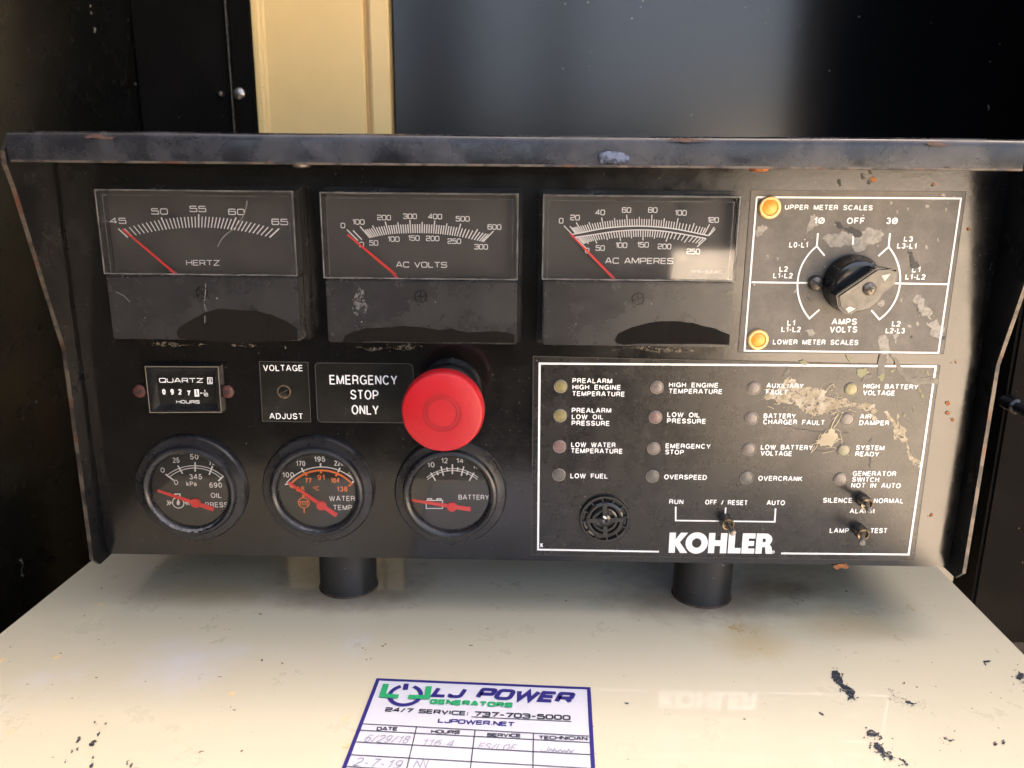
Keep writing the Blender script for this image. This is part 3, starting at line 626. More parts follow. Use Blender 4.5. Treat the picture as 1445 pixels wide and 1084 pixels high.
# ------------------------------------------------------------------ rectangular meters
C1, C2, C3 = crop(100, 180, 3.389), crop(430, 180, 3.388), crop(740, 180, 3.285)
HF, HD = .0175, .0075
FF, FD = PF(HF), PF(HD)
def meter(tl, tr, br, bl, ydiv, build, needle, screw, refl_blob, seed, slotrot):
    x0 = (FF.m(*tl).x + FF.m(*bl).x) / 2; x1 = (FF.m(*tr).x + FF.m(*br).x) / 2
    z1 = (FF.m(*tl).z + FF.m(*tr).z) / 2; z0 = (FF.m(*bl).z + FF.m(*br).z) / 2
    zd = FF.m((tl[0] + tr[0]) / 2, ydiv).z
    e = .0016
    bm = bmesh.new()                                   # base box, open in the dial window: a back plate and four walls
    hexa(bm, [(x0 - e, 0, z1 + e), (x1 + e, 0, z1 + e), (x1 + e, 0, z0 - e), (x0 - e, 0, z0 - e),
              (x0 - e, -.0066, z1 + e), (x1 + e, -.0066, z1 + e), (x1 + e, -.0066, z0 - e), (x0 - e, -.0066, z0 - e)], .0008)
    root = obj('analog_meter', bm, M['case'], R0)
    obj('dial', bbox((x0 + .0012, -HD, zd), (x1 - .0012, -.0067, z1 - .0012)), M['dial'], root)
    bm = bmesh.new(); build(bm); obj('scale', bm, M['offwhite'], root)
    # clear window: front sheet and its moulded rim
    g_ = bmesh.new()
    box(g_, (x0, -HF, zd + .0004), (x1, -HF + .0012, z1), .0003, 1)
    obj('window', g_, M['glass'], root)
    bm = bmesh.new(); n = V((0, -1, 0))
    for d, wd, hh in ((.0006, .0007, HF + .00012), (.0031, .00045, HF - .0016)):
        ribbon(bm, [V((x0 + d, -hh, z1 - d)), V((x1 - d, -hh, z1 - d)), V((x1 - d, -hh, zd + .0006)), V((x0 + d, -hh, zd + .0006))], wd, n, True)
    obj('window_rim', bm, M['brightedge'], root)
    bm = bmesh.new()                                   # side walls of the window moulding
    for lo, hi in (((x0 + .0002, -HF + .0014, zd + .001), (x0 + .0010, -.0067, z1 - .0002)), ((x1 - .0010, -HF + .0014, zd + .001), (x1 - .0002, -.0067, z1 - .0002)),
                   ((x0 + .0011, -HF + .0014, z1 - .0010), (x1 - .0011, -.0067, z1 - .0002))): box(bm, lo, hi)
    obj('window_wall', bm, M['clearedge'], root)
    # lower cover
    bm = bmesh.new(); box(bm, (x0 + .001, -HF - .0002, z0), (x1 - .0006, -.0067, zd - .0003), .0007)
    lc = obj('lower_cover', bm, M['lower'], root)
    FL = PF(HF + .0002)
    bm = bmesh.new(); splat(bm, FL, refl_blob, amp=.03, lv=2, off=.0001, seed=seed); obj('dark_reflection', bm, M['refl_blob'], root)  # outline of a dark reflection, laid on the cover as flat colour
    bm = bmesh.new(); c = FL.m(*screw); r = .0030
    lathe(bm, c, [(r * 1.08, .00004), (r * 1.08, .00022), (r * .92, .00022), (r * .92, .00004)], 32)
    for a in (0, 90):
        a = math.radians(a + slotrot); u = V((math.cos(a), 0, math.sin(a)))
        ribbon(bm, [c + n * (.0001 + zt()) - u * r * .9, c + n * (.0001 + zt()) + u * r * .9], .0005, n)
    obj('zero_screw', bm, M['case'], root)
    bm = bmesh.new(); FN = PF(HD + .003)
    pts = [FN.m(*p) for p in needle]
    for i, (a, b) in enumerate(zip(pts, pts[1:])):
        s = n.cross((b - a).normalized()); w0, w1 = .0004 + .0004 * i, .0007
        hexa(bm, [a + s * w0, b + s * w1, b - s * w1, a - s * w0] + [q + n * .0005 for q in (a + s * w0, b + s * w1, b - s * w1, a - s * w0)])
    obj('needle', bm, M['red'], root)
    return root
def tick(bm, cf, a, b, wd): pline(bm, FD, [cf(*a), cf(*b)], wd)
def s1(bm):
    E_ = lambda s, p, q, c: etext(bm, s, FD, C1(*p), C1(*q), c / 3.389, .15)
    E_('45', (187, 460), (267, 461), 29); E_('50', (386, 416), (466, 417), 30); E_('55', (569, 404), (649, 405), 30)
    E_('60', (754, 418), (833, 419), 30); E_('65', (961, 466), (1040, 467), 30); E_('HERTZ', (553, 660), (713, 661), 27)
    px, py = 612, 842
    for k in range(41):
        th = math.radians(-47 + 94 * k / 40); d = (math.sin(th), -math.cos(th))
        ox, oy, Rr = 0, 1690 - py, 1212                      # flat arc
        bq = d[0] * ox + d[1] * oy; t = bq + math.sqrt(bq * bq - (ox * ox + oy * oy) + Rr * Rr)
        L_ = 63 if k % 10 == 0 else 52
        tick(bm, C1, (px + d[0] * t, py + d[1] * t), (px + d[0] * (t + L_), py + d[1] * (t + L_)), .00055 if k % 10 else .0007)
def lerp_tab(tab, v):
    ks = [a for a, _ in tab]
    n = len(ks); i = max(0, min(n - 2, next((j for j in range(n - 1) if v <= ks[j + 1]), n - 2)))
    def pt(j): return V(tab[max(0, min(n - 1, j))][1])
    t = (v - ks[i]) / (ks[i + 1] - ks[i]); p0, p1, p2, p3 = pt(i - 1), pt(i), pt(i + 1), pt(i + 2)
    q = .5 * ((2 * p1) + (p2 - p0) * t + (2 * p0 - 5 * p1 + 4 * p2 - p3) * t * t + (3 * p1 - p0 - 3 * p2 + p3) * t ** 3)
    return q
def s2(bm):
    E_ = lambda s, p, q, c=26: etext(bm, s, FD, C2(*p), C2(*q), c / 3.388, .15)
    for s, a, b, y in [('0', 172, 194, 481), ('100', 228, 287, 464), ('200', 347, 413, 443), ('300', 471, 537, 437), ('400', 590, 657, 438), ('500', 722, 789, 449), ('600', 874, 940, 488),
                       ('0', 260, 284, 572), ('50', 309, 352, 564), ('100', 397, 454, 546), ('150', 494, 550, 541), ('200', 580, 644, 543), ('250', 683, 748, 556), ('300', 811, 876, 583)]:
        E_(s, (a, y), (b, y + 1))
    E_('AC VOLTS', (437, 669), (681, 671), 28)
    inn = [(0, (255, 541)), (50, (274, 537)), (100, (312, 528)), (200, (402, 511)), (300, (507, 505)), (400, (616, 507)), (500, (728, 520)), (600, (852, 547))]
    out = [(0, (202, 488)), (50, (231, 492)), (100, (265, 473)), (200, (385, 450)), (300, (503, 443)), (400, (622, 445)), (500, (746, 460)), (600, (903, 495))]
    for v in [0, 50] + list(range(100, 601, 10)):
        a, b = lerp_tab(inn, v), lerp_tab(out, v)
        f = 1 if (v % 100 == 0 or v == 50) else (.86 if v % 50 == 0 else .68)
        tick(bm, C2, a, a + (b - a) * f, .00058)
def s3(bm):
    E_ = lambda s, p, q, c=26: etext(bm, s, FD, C3(*p), C3(*q), c / 3.285, .15)
    for s, a, b, y in [('0', 159, 180, 445), ('20', 212, 256, 430), ('40', 328, 373, 406), ('60', 451, 494, 395), ('80', 572, 616, 395), ('100', 696, 751, 408), ('120', 847, 900, 441),
                       ('0', 280, 300, 583), ('50', 329, 372, 571), ('100', 421, 476, 558), ('150', 521, 576, 556), ('200', 617, 680, 564), ('250', 751, 813, 587)]:
        E_(s, (a, y), (b, y + 1))
    E_('AC AMPERES', (374, 631), (690, 633), 28); E_('125=5AAC', (765, 675), (918, 676), 13)
    u_in = [(0, (222, 496)), (20, (268, 487)), (40, (367, 468)), (60, (478, 458)), (80, (588, 459)), (100, (702, 471)), (120, (832, 497)), (124, (856, 501))]
    u_out = [(0, (183, 455)), (20, (240, 440)), (40, (358, 418)), (60, (474, 405)), (80, (591, 405)), (100, (712, 420)), (120, (858, 449)), (124, (884, 470))]
    for v in [0] + list(range(10, 125, 2)):
        a, b = lerp_tab(u_in, v), lerp_tab(u_out, v); f = 1 if v % 20 == 0 else (.8 if v % 10 == 0 else .62)
        if v > 120: f = 1
        tick(bm, C3, a, a + (b - a) * f, .0005)
    pline(bm, FD, [C3(*lerp_tab(u_in, v)) for v in range(0, 125, 2)], .0006)
    l_in = [(0, (235, 509)), (50, (318, 497)), (100, (437, 480)), (150, (550, 475)), (200, (672, 484)), (250, (842, 515))]
    l_out = [(0, (285, 558)), (50, (336, 538)), (100, (446, 526)), (150, (549, 523)), (200, (656, 529)), (250, (800, 553))]
    for v in [0] + list(range(10, 251, 5)):
        a, b = lerp_tab(l_in, v), lerp_tab(l_out, v); f = 1 if v % 50 == 0 else (.8 if v % 25 == 0 else .66)
        tick(bm, C3, a, a + (b - a) * f, .0005)
    pline(bm, FD, [C3(*lerp_tab(l_in, v)) for v in range(0, 251, 5)], .0006)
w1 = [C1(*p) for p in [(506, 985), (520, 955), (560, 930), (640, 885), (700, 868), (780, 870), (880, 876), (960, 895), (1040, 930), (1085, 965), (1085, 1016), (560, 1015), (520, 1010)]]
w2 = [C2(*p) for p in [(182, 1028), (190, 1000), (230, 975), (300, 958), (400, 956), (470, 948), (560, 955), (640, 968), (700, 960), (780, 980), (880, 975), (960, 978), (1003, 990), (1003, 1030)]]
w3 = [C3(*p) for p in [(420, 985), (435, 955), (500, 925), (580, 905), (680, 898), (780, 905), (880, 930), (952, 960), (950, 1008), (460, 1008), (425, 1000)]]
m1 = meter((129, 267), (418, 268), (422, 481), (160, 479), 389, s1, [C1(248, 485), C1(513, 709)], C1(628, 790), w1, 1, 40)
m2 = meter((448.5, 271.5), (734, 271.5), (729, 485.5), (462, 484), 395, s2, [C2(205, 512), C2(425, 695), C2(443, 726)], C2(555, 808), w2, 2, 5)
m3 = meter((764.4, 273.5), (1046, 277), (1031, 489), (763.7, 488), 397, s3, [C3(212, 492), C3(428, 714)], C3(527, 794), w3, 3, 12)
bm = bmesh.new(); FW = PF(HF + .0001)
pline(bm, FW, [C1(*p) for p in arc3((843, 350), (815, 440), (765, 495), 10)] + [C1(*p) for p in arc3((757, 500), (725, 530), (703, 572), 8)], .0004, .0001)
obj('scratch', bm, mat('pale_scratch', (.2, .19, .18), .6), m1)
bm = bmesh.new(); FL_ = PF(HF + .0002)
for pts in ([(645, 745), (643, 800), (640, 830)], [(640, 845), (644, 870), (652, 878)], [(642, 900), (641, 935)]): pline(bm, FL_, [C1(*p) for p in pts], .0004, .0002)
pline(bm, FL_, [C1(*p) for p in ((215, 785), (255, 805), (285, 835))], .0003, .0002)
obj('dried_drip', bm, mat('pale_drip', (.16, .16, .16), .7), m1)
bm = bmesh.new()
splat(bm, FL_, [C2(*p) for p in ((262, 765), (280, 775), (285, 830), (298, 880), (292, 900), (268, 870), (250, 905), (228, 860), (240, 800))], .15, 3, .0001, 77)
stains('pale_smear', bm, mat('pale_smear', (.10, .10, .10), .6, holes=(500, .5)), m2)
bm = bmesh.new(); splat(bm, FL_, [C3(*p) for p in ((925, 770), (945, 752), (968, 757), (965, 785), (940, 790))], .2, 3, .0001, 78)
stains('black_chip', bm, M['case'], m3)
m1['label'] = 'meter reading HERTZ'; m2['label'] = 'meter reading AC VOLTS'; m3['label'] = 'meter reading AC AMPERES'

# ------------------------------------------------------------------ hour meter, voltage adjuster, labels
CH = crop(180, 500, 5.161)
def quadslab(bm, sf, cs, th, bev=0):
    pts = [sf.m(*c) for c in cs]; slab(bm, pts, sf.n, th)
FH = PF(.0055); FH2 = PF(.0022)
bm = bmesh.new()
o4 = [FH.m(*CH(*p)) for p in [(128, 90), (660, 92), (683, 422), (164, 424)]]
i4 = [FH2.m(*CH(*p)) for p in [(207, 152), (628, 152), (652, 366), (236, 366)]]
def ring4(bm, A_, B_):
    a = [bm.verts.new(p) for p in A_]; b = [bm.verts.new(p) for p in B_]
    for i in range(4): bm.faces.new((a[i], a[(i + 1) % 4], b[(i + 1) % 4], b[i]))
cen = sum(o4, V((0, 0, 0))) / 4
o5 = [p + (cen - p).normalized() * .0022 for p in o4]
ob = [V((p.x, 0, p.z)) + (p - cen).normalized() * .0006 for p in o4]
ring4(bm, ob, o4); ring4(bm, o4, o5); ring4(bm, o5, i4)
hm = obj('hour_meter', bm, M['case'], R0, False, True)
bm = bmesh.new(); ngon(bm, i4); obj('counter_face', bm, M['bplate'], hm)
bm = bmesh.new()
ribbon(bm, [p + V((0, -.0001, 0)) for p in o4], .0005, V((0, -1, 0)), True); obj('rim_edge', bm, mat('tan_edge', (.17, .15, .11), .4), hm)
bm = bmesh.new()
etext(bm, 'QUARTZ', FH2, CH(233, 206), CH(553, 207), 34 / 5.161, .16, gap=.25)
etext(bm, 'HOURS', FH2, CH(357, 357), CH(526, 358), 23 / 5.161, .17)
pline(bm, FH2, [CH(583, 170), CH(617, 170), CH(619, 214), CH(585, 214)], .0004, closed=True)
pline(bm, FH2, [CH(591, 179), CH(610, 179), CH(593, 206), CH(612, 206)], .0003, closed=True)
for s, a, b in (('0', 256, 281), ('9', 316, 341), ('2', 373, 398), ('7', 435, 461)):
    text(bm, s, FH2, CH(a, 294 + (8 if s == '7' else 0)), CH(b, 294 + (8 if s == '7' else 0)), (42 if s != '7' else 38) / 5.161, .18)
etext(bm, '1', FH2, CH(560, 276), CH(568, 276), 17 / 5.161, .2); etext(bm, '10', FH2, CH(555, 306), CH(588, 306), 17 / 5.161, .2)
pline(bm, FH2, [CH(552, 282), CH(586, 283)], .0003); pline(bm, FH2, [CH(531, 282), CH(545, 282)], .0005)
obj('lettering', bm, M['white'], hm)
bm = bmesh.new(); quadslab(bm, FH2, [CH(486, 256), CH(519, 255), CH(523, 307), CH(490, 308)], .00025); tw = obj('tenths_drum', bm, M['offwhite'], hm)
bm = bmesh.new(); text(bm, '1', FH2, CH(501, 301), CH(514, 301), 38 / 5.161, .2, off=.0004); obj('tenths_digit', bm, M['ink'], hm)
for k, p in enumerate([(90, 268), (729, 271)]):
    bm = bmesh.new(); c = F0.m(*CH(*p)); lathe(bm, c, [(.0037, 0), (.0035, .001), (.0022, .0017), (0, .0019)], 28)
    sc = obj('screw', bm, M['screw'], R0, True)
    bm = bmesh.new()
    for a in (30 + 20 * k, 120 + 20 * k):
        u = V((math.cos(math.radians(a)), 0, math.sin(math.radians(a)))) * .0019; ribbon(bm, [c + V((0, -.00205 - zt(), 0)) - u, c + V((0, -.00205 - zt(), 0)) + u], .0007, V((0, -1, 0)))
    obj('cross_slot', bm, M['dark'], sc)
def film(name, cs, m, edge, sf=F0, th=.0004, rnd=0, label=None):
    pts = [sf.m(*c) for c in cs]
    if rnd: 
        q = roundpoly([(p.x, p.z) for p in pts], True, rnd); pts = [V((a[0], 0, a[1])) for a in q]
    bm = bmesh.new(); slab(bm, pts, sf.n, th); o = obj(name, bm, m, R0)
    if edge:
        bm = bmesh.new(); ribbon(bm, [p + sf.n * (th + .00012) for p in pts], edge, sf.n, True); obj('film_edge', bm, M['filmedge'], o)
    if label: o['label'] = label
    return o
FP = PF(.0004)
va = film('adjuster_label', [CH(962, 50), CH(1315, 57), CH(1337, 491), CH(985, 486)], M['bplate'], .00035)
bm = bmesh.new(); text(bm, 'VOLTAGE', FP, CH(990, 121), CH(1278, 123), 45 / 5.161, .05); text(bm, 'ADJUST', FP, CH(1035, 471), CH(1280, 473), 43 / 5.161, .05)
obj('lettering', bm, M['white'], va)
bm = bmesh.new(); c = FP.m(*CH(1140, 272)); lathe(bm, c, [(.0038, .0), (.0038, .0006), (.0033, .0007), (.0030, .0002)], 32)
ad = obj('adjuster_screw', bm, M['brass'], R0, True)
bm = bmesh.new(); lathe(bm, c, [(.0030, .00025), (.0015, .0005), (0, .0005)], 32); obj('screw_head', bm, M['knob'], ad, True)
bm = bmesh.new(); u = V((.0021, 0, .0011)); ribbon(bm, [c + V((0, -.0007, 0)) - u, c + V((0, -.0007, 0)) + u], .0006, V((0, -1, 0))); obj('slot', bm, M['dsteel'], ad)
C6 = crop(360, 480, 3.387)
ep = film('emergency_label', [C6(287, 108), C6(754, 112), C6(766, 395), C6(300, 390)], M['bplate'], .0004, rnd=.0025)
bm = bmesh.new()
text(bm, 'EMERGENCY', FP, C6(357, 212), C6(681, 214), 46 / 3.387, .04); text(bm, 'STOP', FP, C6(456, 283), C6(591, 285), 46 / 3.387, .04); text(bm, 'ONLY', FP, C6(462, 355), C6(592, 357), 46 / 3.387, .04)
obj('lettering', bm, M['white'], ep)

# ------------------------------------------------------------------ emergency stop button
HE = .040
q = PF(HE).m(624, 583); r = .0209; c = V((q.x, 0, q.z))
bm = bmesh.new(); lathe(bm, c, [(.0178, 0), (.0178, .005), (.0165, .0068), (.0105, .007), (.0105, .028)], 48)
es = obj('emergency_stop_button', bm, M['case'], R0, True)
bm = bmesh.new(); lathe(bm, c, [(.0152, .0070), (.0152, .0125), (.0145, .0135), (.0106, .0135)], 48); obj('collar', bm, M['steel'], es, True)
bm = bmesh.new()
pf = [(.0105, HE - .012), (r - .002, HE - .0115), (r - .0004, HE - .0105), (r, HE - .009), (r, HE - .0024), (r - .0003, HE - .0012), (r - .0010, HE - .0003), (r - .0020, HE), (.0095, HE + .0004), (.0086, HE + .0004), (.0074, HE + .0005), (.003, HE + .0005), (0, HE + .0005)]
lathe(bm, c, pf, 96); cap_ = obj('mushroom_cap', bm, M['estop'], es, True)
bm = bmesh.new()
for rr, wd in ((.0095, .0004), (.0074, .0007), (.0087, .0002)):
    ribbon(bm, [c + V((rr * math.cos(a), -HE - .0006 - zt(), rr * math.sin(a))) for a in [2 * math.pi * k / 64 for k in range(64)]], wd, V((0, -1, 0)), True)
obj('groove', bm, M['groove'], cap_)

# ------------------------------------------------------------------ round gauges
C5 = crop(120, 480, 3.387)
FG = PF(.0030)
def gauge(cen, nd, hub, cf, kind, label):
    P_ = FG.m(*cen); c = V((P_.x, 0, P_.z))
    bm = bmesh.new()
    lathe(bm, c, [(.0316, 0), (.0316, .0022), (.0307, .0034), (.0286, .0036), (.0268, .0040), (.0265, .0056), (.0258, .0066), (.0246, .0070), (.0234, .0066), (.0225, .0054), (.0221, .0044), (.0218, .0038), (.0218, .0012)], 96)
    root = obj('round_gauge', bm, M['bezel'], R0, True); root['label'] = label
    bm = bmesh.new(); lathe(bm, c, [(.0218, .0028), (0, .0028)], 64); obj('dial', bm, M['gdial'], root)
    FD2 = PF(.0028); wb, ob_ = bmesh.new(), bmesh.new()
    T = lambda b, s, p, q_, cap=25, bo=.06: text(b, s, FD2, cf(*p), cf(*q_), cap / 3.387, bo)
    LN = lambda b, pts, wd: pline(b, FD2, [cf(*p) for p in pts], wd)
    if kind == 1:
        for s, a, b, y in [('50', 503, 544, 570), ('25', 421, 453, 586), ('0', 363, 383, 633), ('0', 427, 447, 692), ('345', 500, 561, 665), ('690', 596, 656, 705), ('75', 592, 622, 598)]: T(wb, s, (a, y), (b, y))
        T(wb, 'OIL', (603, 754), (654, 754)); T(wb, 'PRESS', (577, 799), (685, 799)); T(wb, 'kPa', (486, 697), (535, 697), 22); T(wb, 'psi', (436, 545), (472, 545), 18)
        LN(wb, arc3((393, 645), (527, 600), (662, 652)), .00045); LN(wb, arc3((404, 654), (527, 611), (651, 660)), .00045)
        for a, b, wd in (((385, 640), (425, 670), .0009), ((444, 599), (467, 638), .0008), ((527, 583), (527, 628), .0008), ((610, 602), (594, 643), .0008), ((663, 648), (638, 673), .0009)): LN(wb, [a, b], wd)
        ring_px(wb, FD2, cf(446, 777), 27 / 3.387, .0006)
        pts = [(446, 757), (454, 776), (452, 786), (446, 790), (440, 786), (438, 776)]; ngon(wb, [FD2.m(*cf(*p)) + FD2.n * .0002 for p in pts])
        LN(wb, [(430, 755), (430, 735), (455, 735), (455, 752)], .0006)
        for sx in (-1, 1):
            LN(wb, [(446 + sx * 34, 777), (446 + sx * 52, 777)], .0005)
            LN(wb, [(446 + sx * 44, 766), (446 + sx * 33, 777), (446 + sx * 44, 788)], .0005); LN(wb, [(446 + sx * 54, 766), (446 + sx * 43, 777), (446 + sx * 54, 788)], .0005)
    elif kind == 2:
        for s, a, b, y in [('100', 131, 187, 656), ('170', 197, 241, 602), ('195', 283, 336, 581), ('220', 379, 424, 600)]: T(wb, s, (a, y), (b, y))
        T(wb, 'WATER', (355, 769), (478, 769)); T(wb, 'TEMP', (374, 812), (465, 812)); T(wb, '240', (437, 640), (468, 665), 20)
        for s, a, b, y in [('77', 239, 271, 683), ('91', 299, 334, 668), ('104', 362, 405, 683), ('38', 197, 237, 723), ('138', 391, 443, 724)]: T(ob_, s, (a, y), (b, y), 25, .12)
        T(ob_, 'C', (290, 719), (309, 719), 22, .1); ring_px(ob_, FD2, cf(282, 704), 4 / 3.387, .0003)
        LN(wb, arc3((150, 682), (315, 606), (482, 678)), .0006); LN(ob_, arc3((168, 690), (315, 622), (466, 690)), .0011)
        for a, b in (((222, 610), (232, 630)), ((313, 588), (313, 606)), ((406, 610), (397, 630)), ((478, 668), (462, 683)), ((142, 690), (164, 686))): LN(wb, [a, b], .0009)
        for a, b in (((235, 630), (247, 648)), ((315, 620), (315, 636)), ((396, 632), (386, 650)), ((462, 688), (446, 697)), ((165, 695), (185, 706))): LN(ob_, [a, b], .0011)
        ring_px(ob_, FD2, cf(233, 777), 26 / 3.387, .0006); LN(ob_, [(231, 740), (231, 752)], .0005); ring_px(ob_, FD2, cf(231, 745), 5 / 3.387, .0004); LN(ob_, [(234, 800), (236, 826)], .0007)
        for xx in (216, 225, 234, 243, 250): LN(ob_, [(xx, 772), (xx, 790)], .0005)
        LN(ob_, [(208, 771), (258, 771)], .0006)
    else:
        for s, a, b, y in [('10', 823, 858, 608), ('12', 890, 921, 588), ('14', 962, 996, 588), ('16', 1040, 1070, 614)]: T(wb, s, (a, y), (b, y))
        T(wb, 'BATTERY', (972, 762), (1118, 763), 24, .05)
        LN(wb, arc3((820, 657), (943, 613), (1066, 657)), .00045); LN(wb, arc3((824, 666), (943, 623), (1062, 666)), .00045)
        for k in range(9):
            t = math.radians(-36 + 9 * k); R1, R2 = 210, 165 if k % 2 == 0 else 180
            R1 = 200 if k % 2 else 212
            LN(wb, [(943 + R1 * math.sin(t) * .83, 805 - R1 * math.cos(t)), (943 + R2 * math.sin(t) * .83, 805 - R2 * math.cos(t))], .0008)
        LN(wb, [(818, 766), (896, 766), (896, 804), (818, 804)] + [(818, 766)], .0006)
        LN(wb, [(825, 764), (825, 758), (843, 758), (843, 764)], .0008); LN(wb, [(870, 764), (870, 758), (888, 758), (888, 764)], .0008)
    obj('scale', wb, M['offwhite'], root)
    if ob_.verts: obj('celsius_scale', ob_, M['orange'], root)
    else: ob_.free()
    bm = bmesh.new(); FN = PF(.0034); n = V((0, -1, 0))
    a, b = FN.m(*cf(*nd[0])), FN.m(*cf(*nd[1])); s = n.cross((b - a).normalized()); wa, wb_ = .0007, .0013
    hexa(bm, [a + s * wa, b + s * wb_, b - s * wb_, a - s * wa] + [p + n * .0004 for p in (a + s * wa, b + s * wb_, b - s * wb_, a - s * wa)])
    hc = FN.m(*cf(*hub)); lathe(bm, hc, [(.0028, -.0003), (.0028, .0007), (.0022, .0009), (.0012, .0009), (.0011, .0007), (0, .0007)], 32)
    obj('needle', bm, M['red'], root)
    bm = bmesh.new(); lathe(bm, c, [(.0219, .0048), (.012, .0050), (0, .0051)], 64); obj('glass', bm, M['gglass'], root, True)
    return root, c
g1, gc1 = gauge((269, 691), ((347, 718), (615, 808)), (530, 778), C5, 1, 'gauge reading OIL PRESS')
g2, gc2 = gauge((448.5, 692.5), ((160, 680), (390, 838)), (317, 790), C6, 2, 'gauge reading WATER TEMP')
g3, gc3 = gauge((635.5, 696.5), ((752, 765), (1030, 808)), (941, 796), C6, 3, 'gauge reading BATTERY')
# pale crust where grime has settled along the lower rims
for root, c, a0, a1, wmax in ((g1, gc1, 205, 325, .0016), (g2, gc2, 215, 265, .0008)):
    bm = bmesh.new(); rnd = random.Random(int(a0))
    A_, B_ = [], []
    for k in range(90):
        a = math.radians(a0 + (a1 - a0) * k / 89); f = math.sin(math.pi * k / 89) ** .6
        ri = .0226 - .0002 * rnd.random(); ro = ri + wmax * f * rnd.uniform(.35, 1.1)
        d = V((math.cos(a), 0, math.sin(a)))
        A_.append(bm.verts.new(c + d * ri + V((0, -.0068, 0)))); B_.append(bm.verts.new(c + d * ro + V((0, -.0079 - .0002 * f, 0))))
    for k in range(89): bm.faces.new((A_[k], A_[k + 1], B_[k + 1], B_[k]))
    obj('grime_crust', bm, M['crust'], root)

# ------------------------------------------------------------------ selector plate, lamps and knob
C4 = crop(1030, 180, 3.284)
sp = film('selector_plate', [(1060, 268.5), (1363, 270.5), (1331, 499.5), (1041.5, 497)], M['splate'], .0003)
bm = bmesh.new(); wl = .00085
def L4(pts, wd=wl): pline(bm, FP, [C4(*p) for p in pts], wd)
L4([(124, 323), (1070, 329), (965, 1044), (67, 1034), (124, 323)])
L4([(100, 717), (365, 720)]); L4([(757, 722), (1009, 726)])
L4([(407, 490), (402, 550), (438, 594)]); L4(arc3((402, 550), (313, 715), (368, 885)) + [(414, 844)])
L4([(741, 490), (735, 553), (687, 596)]); L4(arc3((735, 553), (788, 715), (692, 889)) + [(655, 847)]); L4([(572, 490), (569, 543)])
for s, a, b, y0, y1, cp in [('UPPER METER SCALES', 253, 659, 381, 384, 24), ('LOWER METER SCALES', 198, 593, 1005, 1008, 24), ('1Ø', 387, 437, 446, 447, 30), ('OFF', 540, 622, 447, 448, 30), ('3Ø', 722, 775, 447, 448, 30),
        ('L0-L1', 273, 360, 556, 557, 26), ('L3', 804, 845, 528, 529, 24), ('L3-L1', 773, 862, 560, 562, 25), ('L2', 228, 267, 668, 668, 25), ('L1-L2', 199, 289, 698, 699, 25), ('L1', 842, 880, 671, 671, 25), ('L1-L2', 811, 903, 704, 705, 25),
        ('L1', 264, 300, 917, 918, 25), ('L1-L2', 237, 326, 947, 948, 25), ('L2', 749, 788, 921, 922, 25), ('L2-L3', 720, 808, 953, 954, 25), ('AMPS', 470, 586, 914, 914, 29), ('VOLTS', 461, 588, 950, 950, 29)]:
    text(bm, s, FP, C4(a, y0), C4(b, y1), cp / 3.284, .11)
obj('lettering', bm, M['white'], sp)
# worn, bare and dirty places on the plate
bm = bmesh.new()
def S4(pts, **k): splat(bm, FP, [C4(*p) for p in pts], **k)
S4([(428, 512), (470, 495), (520, 478), (560, 492), (600, 505), (640, 462), (700, 470), (712, 500), (690, 530), (650, 540), (620, 570), (570, 560), (530, 545), (490, 555), (450, 535)], amp=.25, lv=3, off=.00012, seed=1, bits=14, spread=5, size=1.3)
S4([(370, 408), (395, 400), (410, 450), (385, 470), (350, 500), (360, 460)], amp=.3, lv=3, off=.00012, seed=2, bits=8, spread=4, size=1.2)
S4([(115, 478), (150, 450), (180, 465), (150, 500), (120, 500)], amp=.3, lv=3, off=.00012, seed=3)
S4([(345, 945), (380, 935), (395, 955), (370, 968)], amp=.3, lv=3, off=.00012, seed=4, bits=6, spread=3, size=1)
S4([(910, 905), (960, 890), (995, 930), (990, 965), (940, 970)], amp=.25, lv=3, off=.00012, seed=5)
S4([(690, 965), (720, 958), (735, 985), (728, 1075), (700, 1075)], amp=.12, lv=3, off=.00012, seed=6)
S4([(755, 965), (780, 955), (770, 1000)], amp=.3, lv=3, off=.00012, seed=7)
S4([(685, 810), (715, 800), (705, 830)], amp=.3, lv=3, off=.00012, seed=8)
S4([(850, 790), (870, 775), (900, 830), (930, 870), (935, 890), (905, 870), (875, 850)], amp=.35, lv=3, off=.00012, seed=9, bits=12, spread=5, size=1.1)
for i, (x, y) in enumerate([(220, 608), (175, 600), (745, 348), (775, 390), (915, 365), (945, 330), (1000, 380), (825, 378), (910, 555), (965, 520), (830, 920), (870, 910), (990, 315), (1040, 325), (860, 640), (795, 800), (305, 760)]):
    S4([(x - 5, y - 8), (x + 4, y - 6), (x + 6, y + 8), (x - 3, y + 9)], amp=.4, lv=3, off=.00012, seed=20 + i, bits=1, spread=3, size=.8)
stains('bare_patch', bm, M['pale'], sp)
bm = bmesh.new()
S4([(485, 440), (520, 455), (580, 470), (612, 498), (600, 510), (560, 490), (510, 470)], amp=.25, lv=3, off=.0003, seed=31)
S4([(820, 570), (850, 600), (872, 650), (855, 655), (835, 610)], amp=.3, lv=3, off=.0003, seed=32, bits=8, spread=4, size=.9)
S4([(850, 815), (870, 840), (885, 862), (865, 850)], amp=.3, lv=3, off=.0003, seed=33, bits=5, spread=4, size=.9)
S4([(350, 785), (370, 800), (385, 800), (372, 812)], amp=.3, lv=3, off=.0003, seed=34)
S4([(980, 965), (1000, 968), (995, 985), (982, 982)], amp=.3, lv=3, off=.0003, seed=35)
S4([(838, 965), (846, 968), (843, 980), (836, 976)], amp=.3, lv=3, off=.0003, seed=36)
stains('dark_scuff', bm, M['dark'], sp)
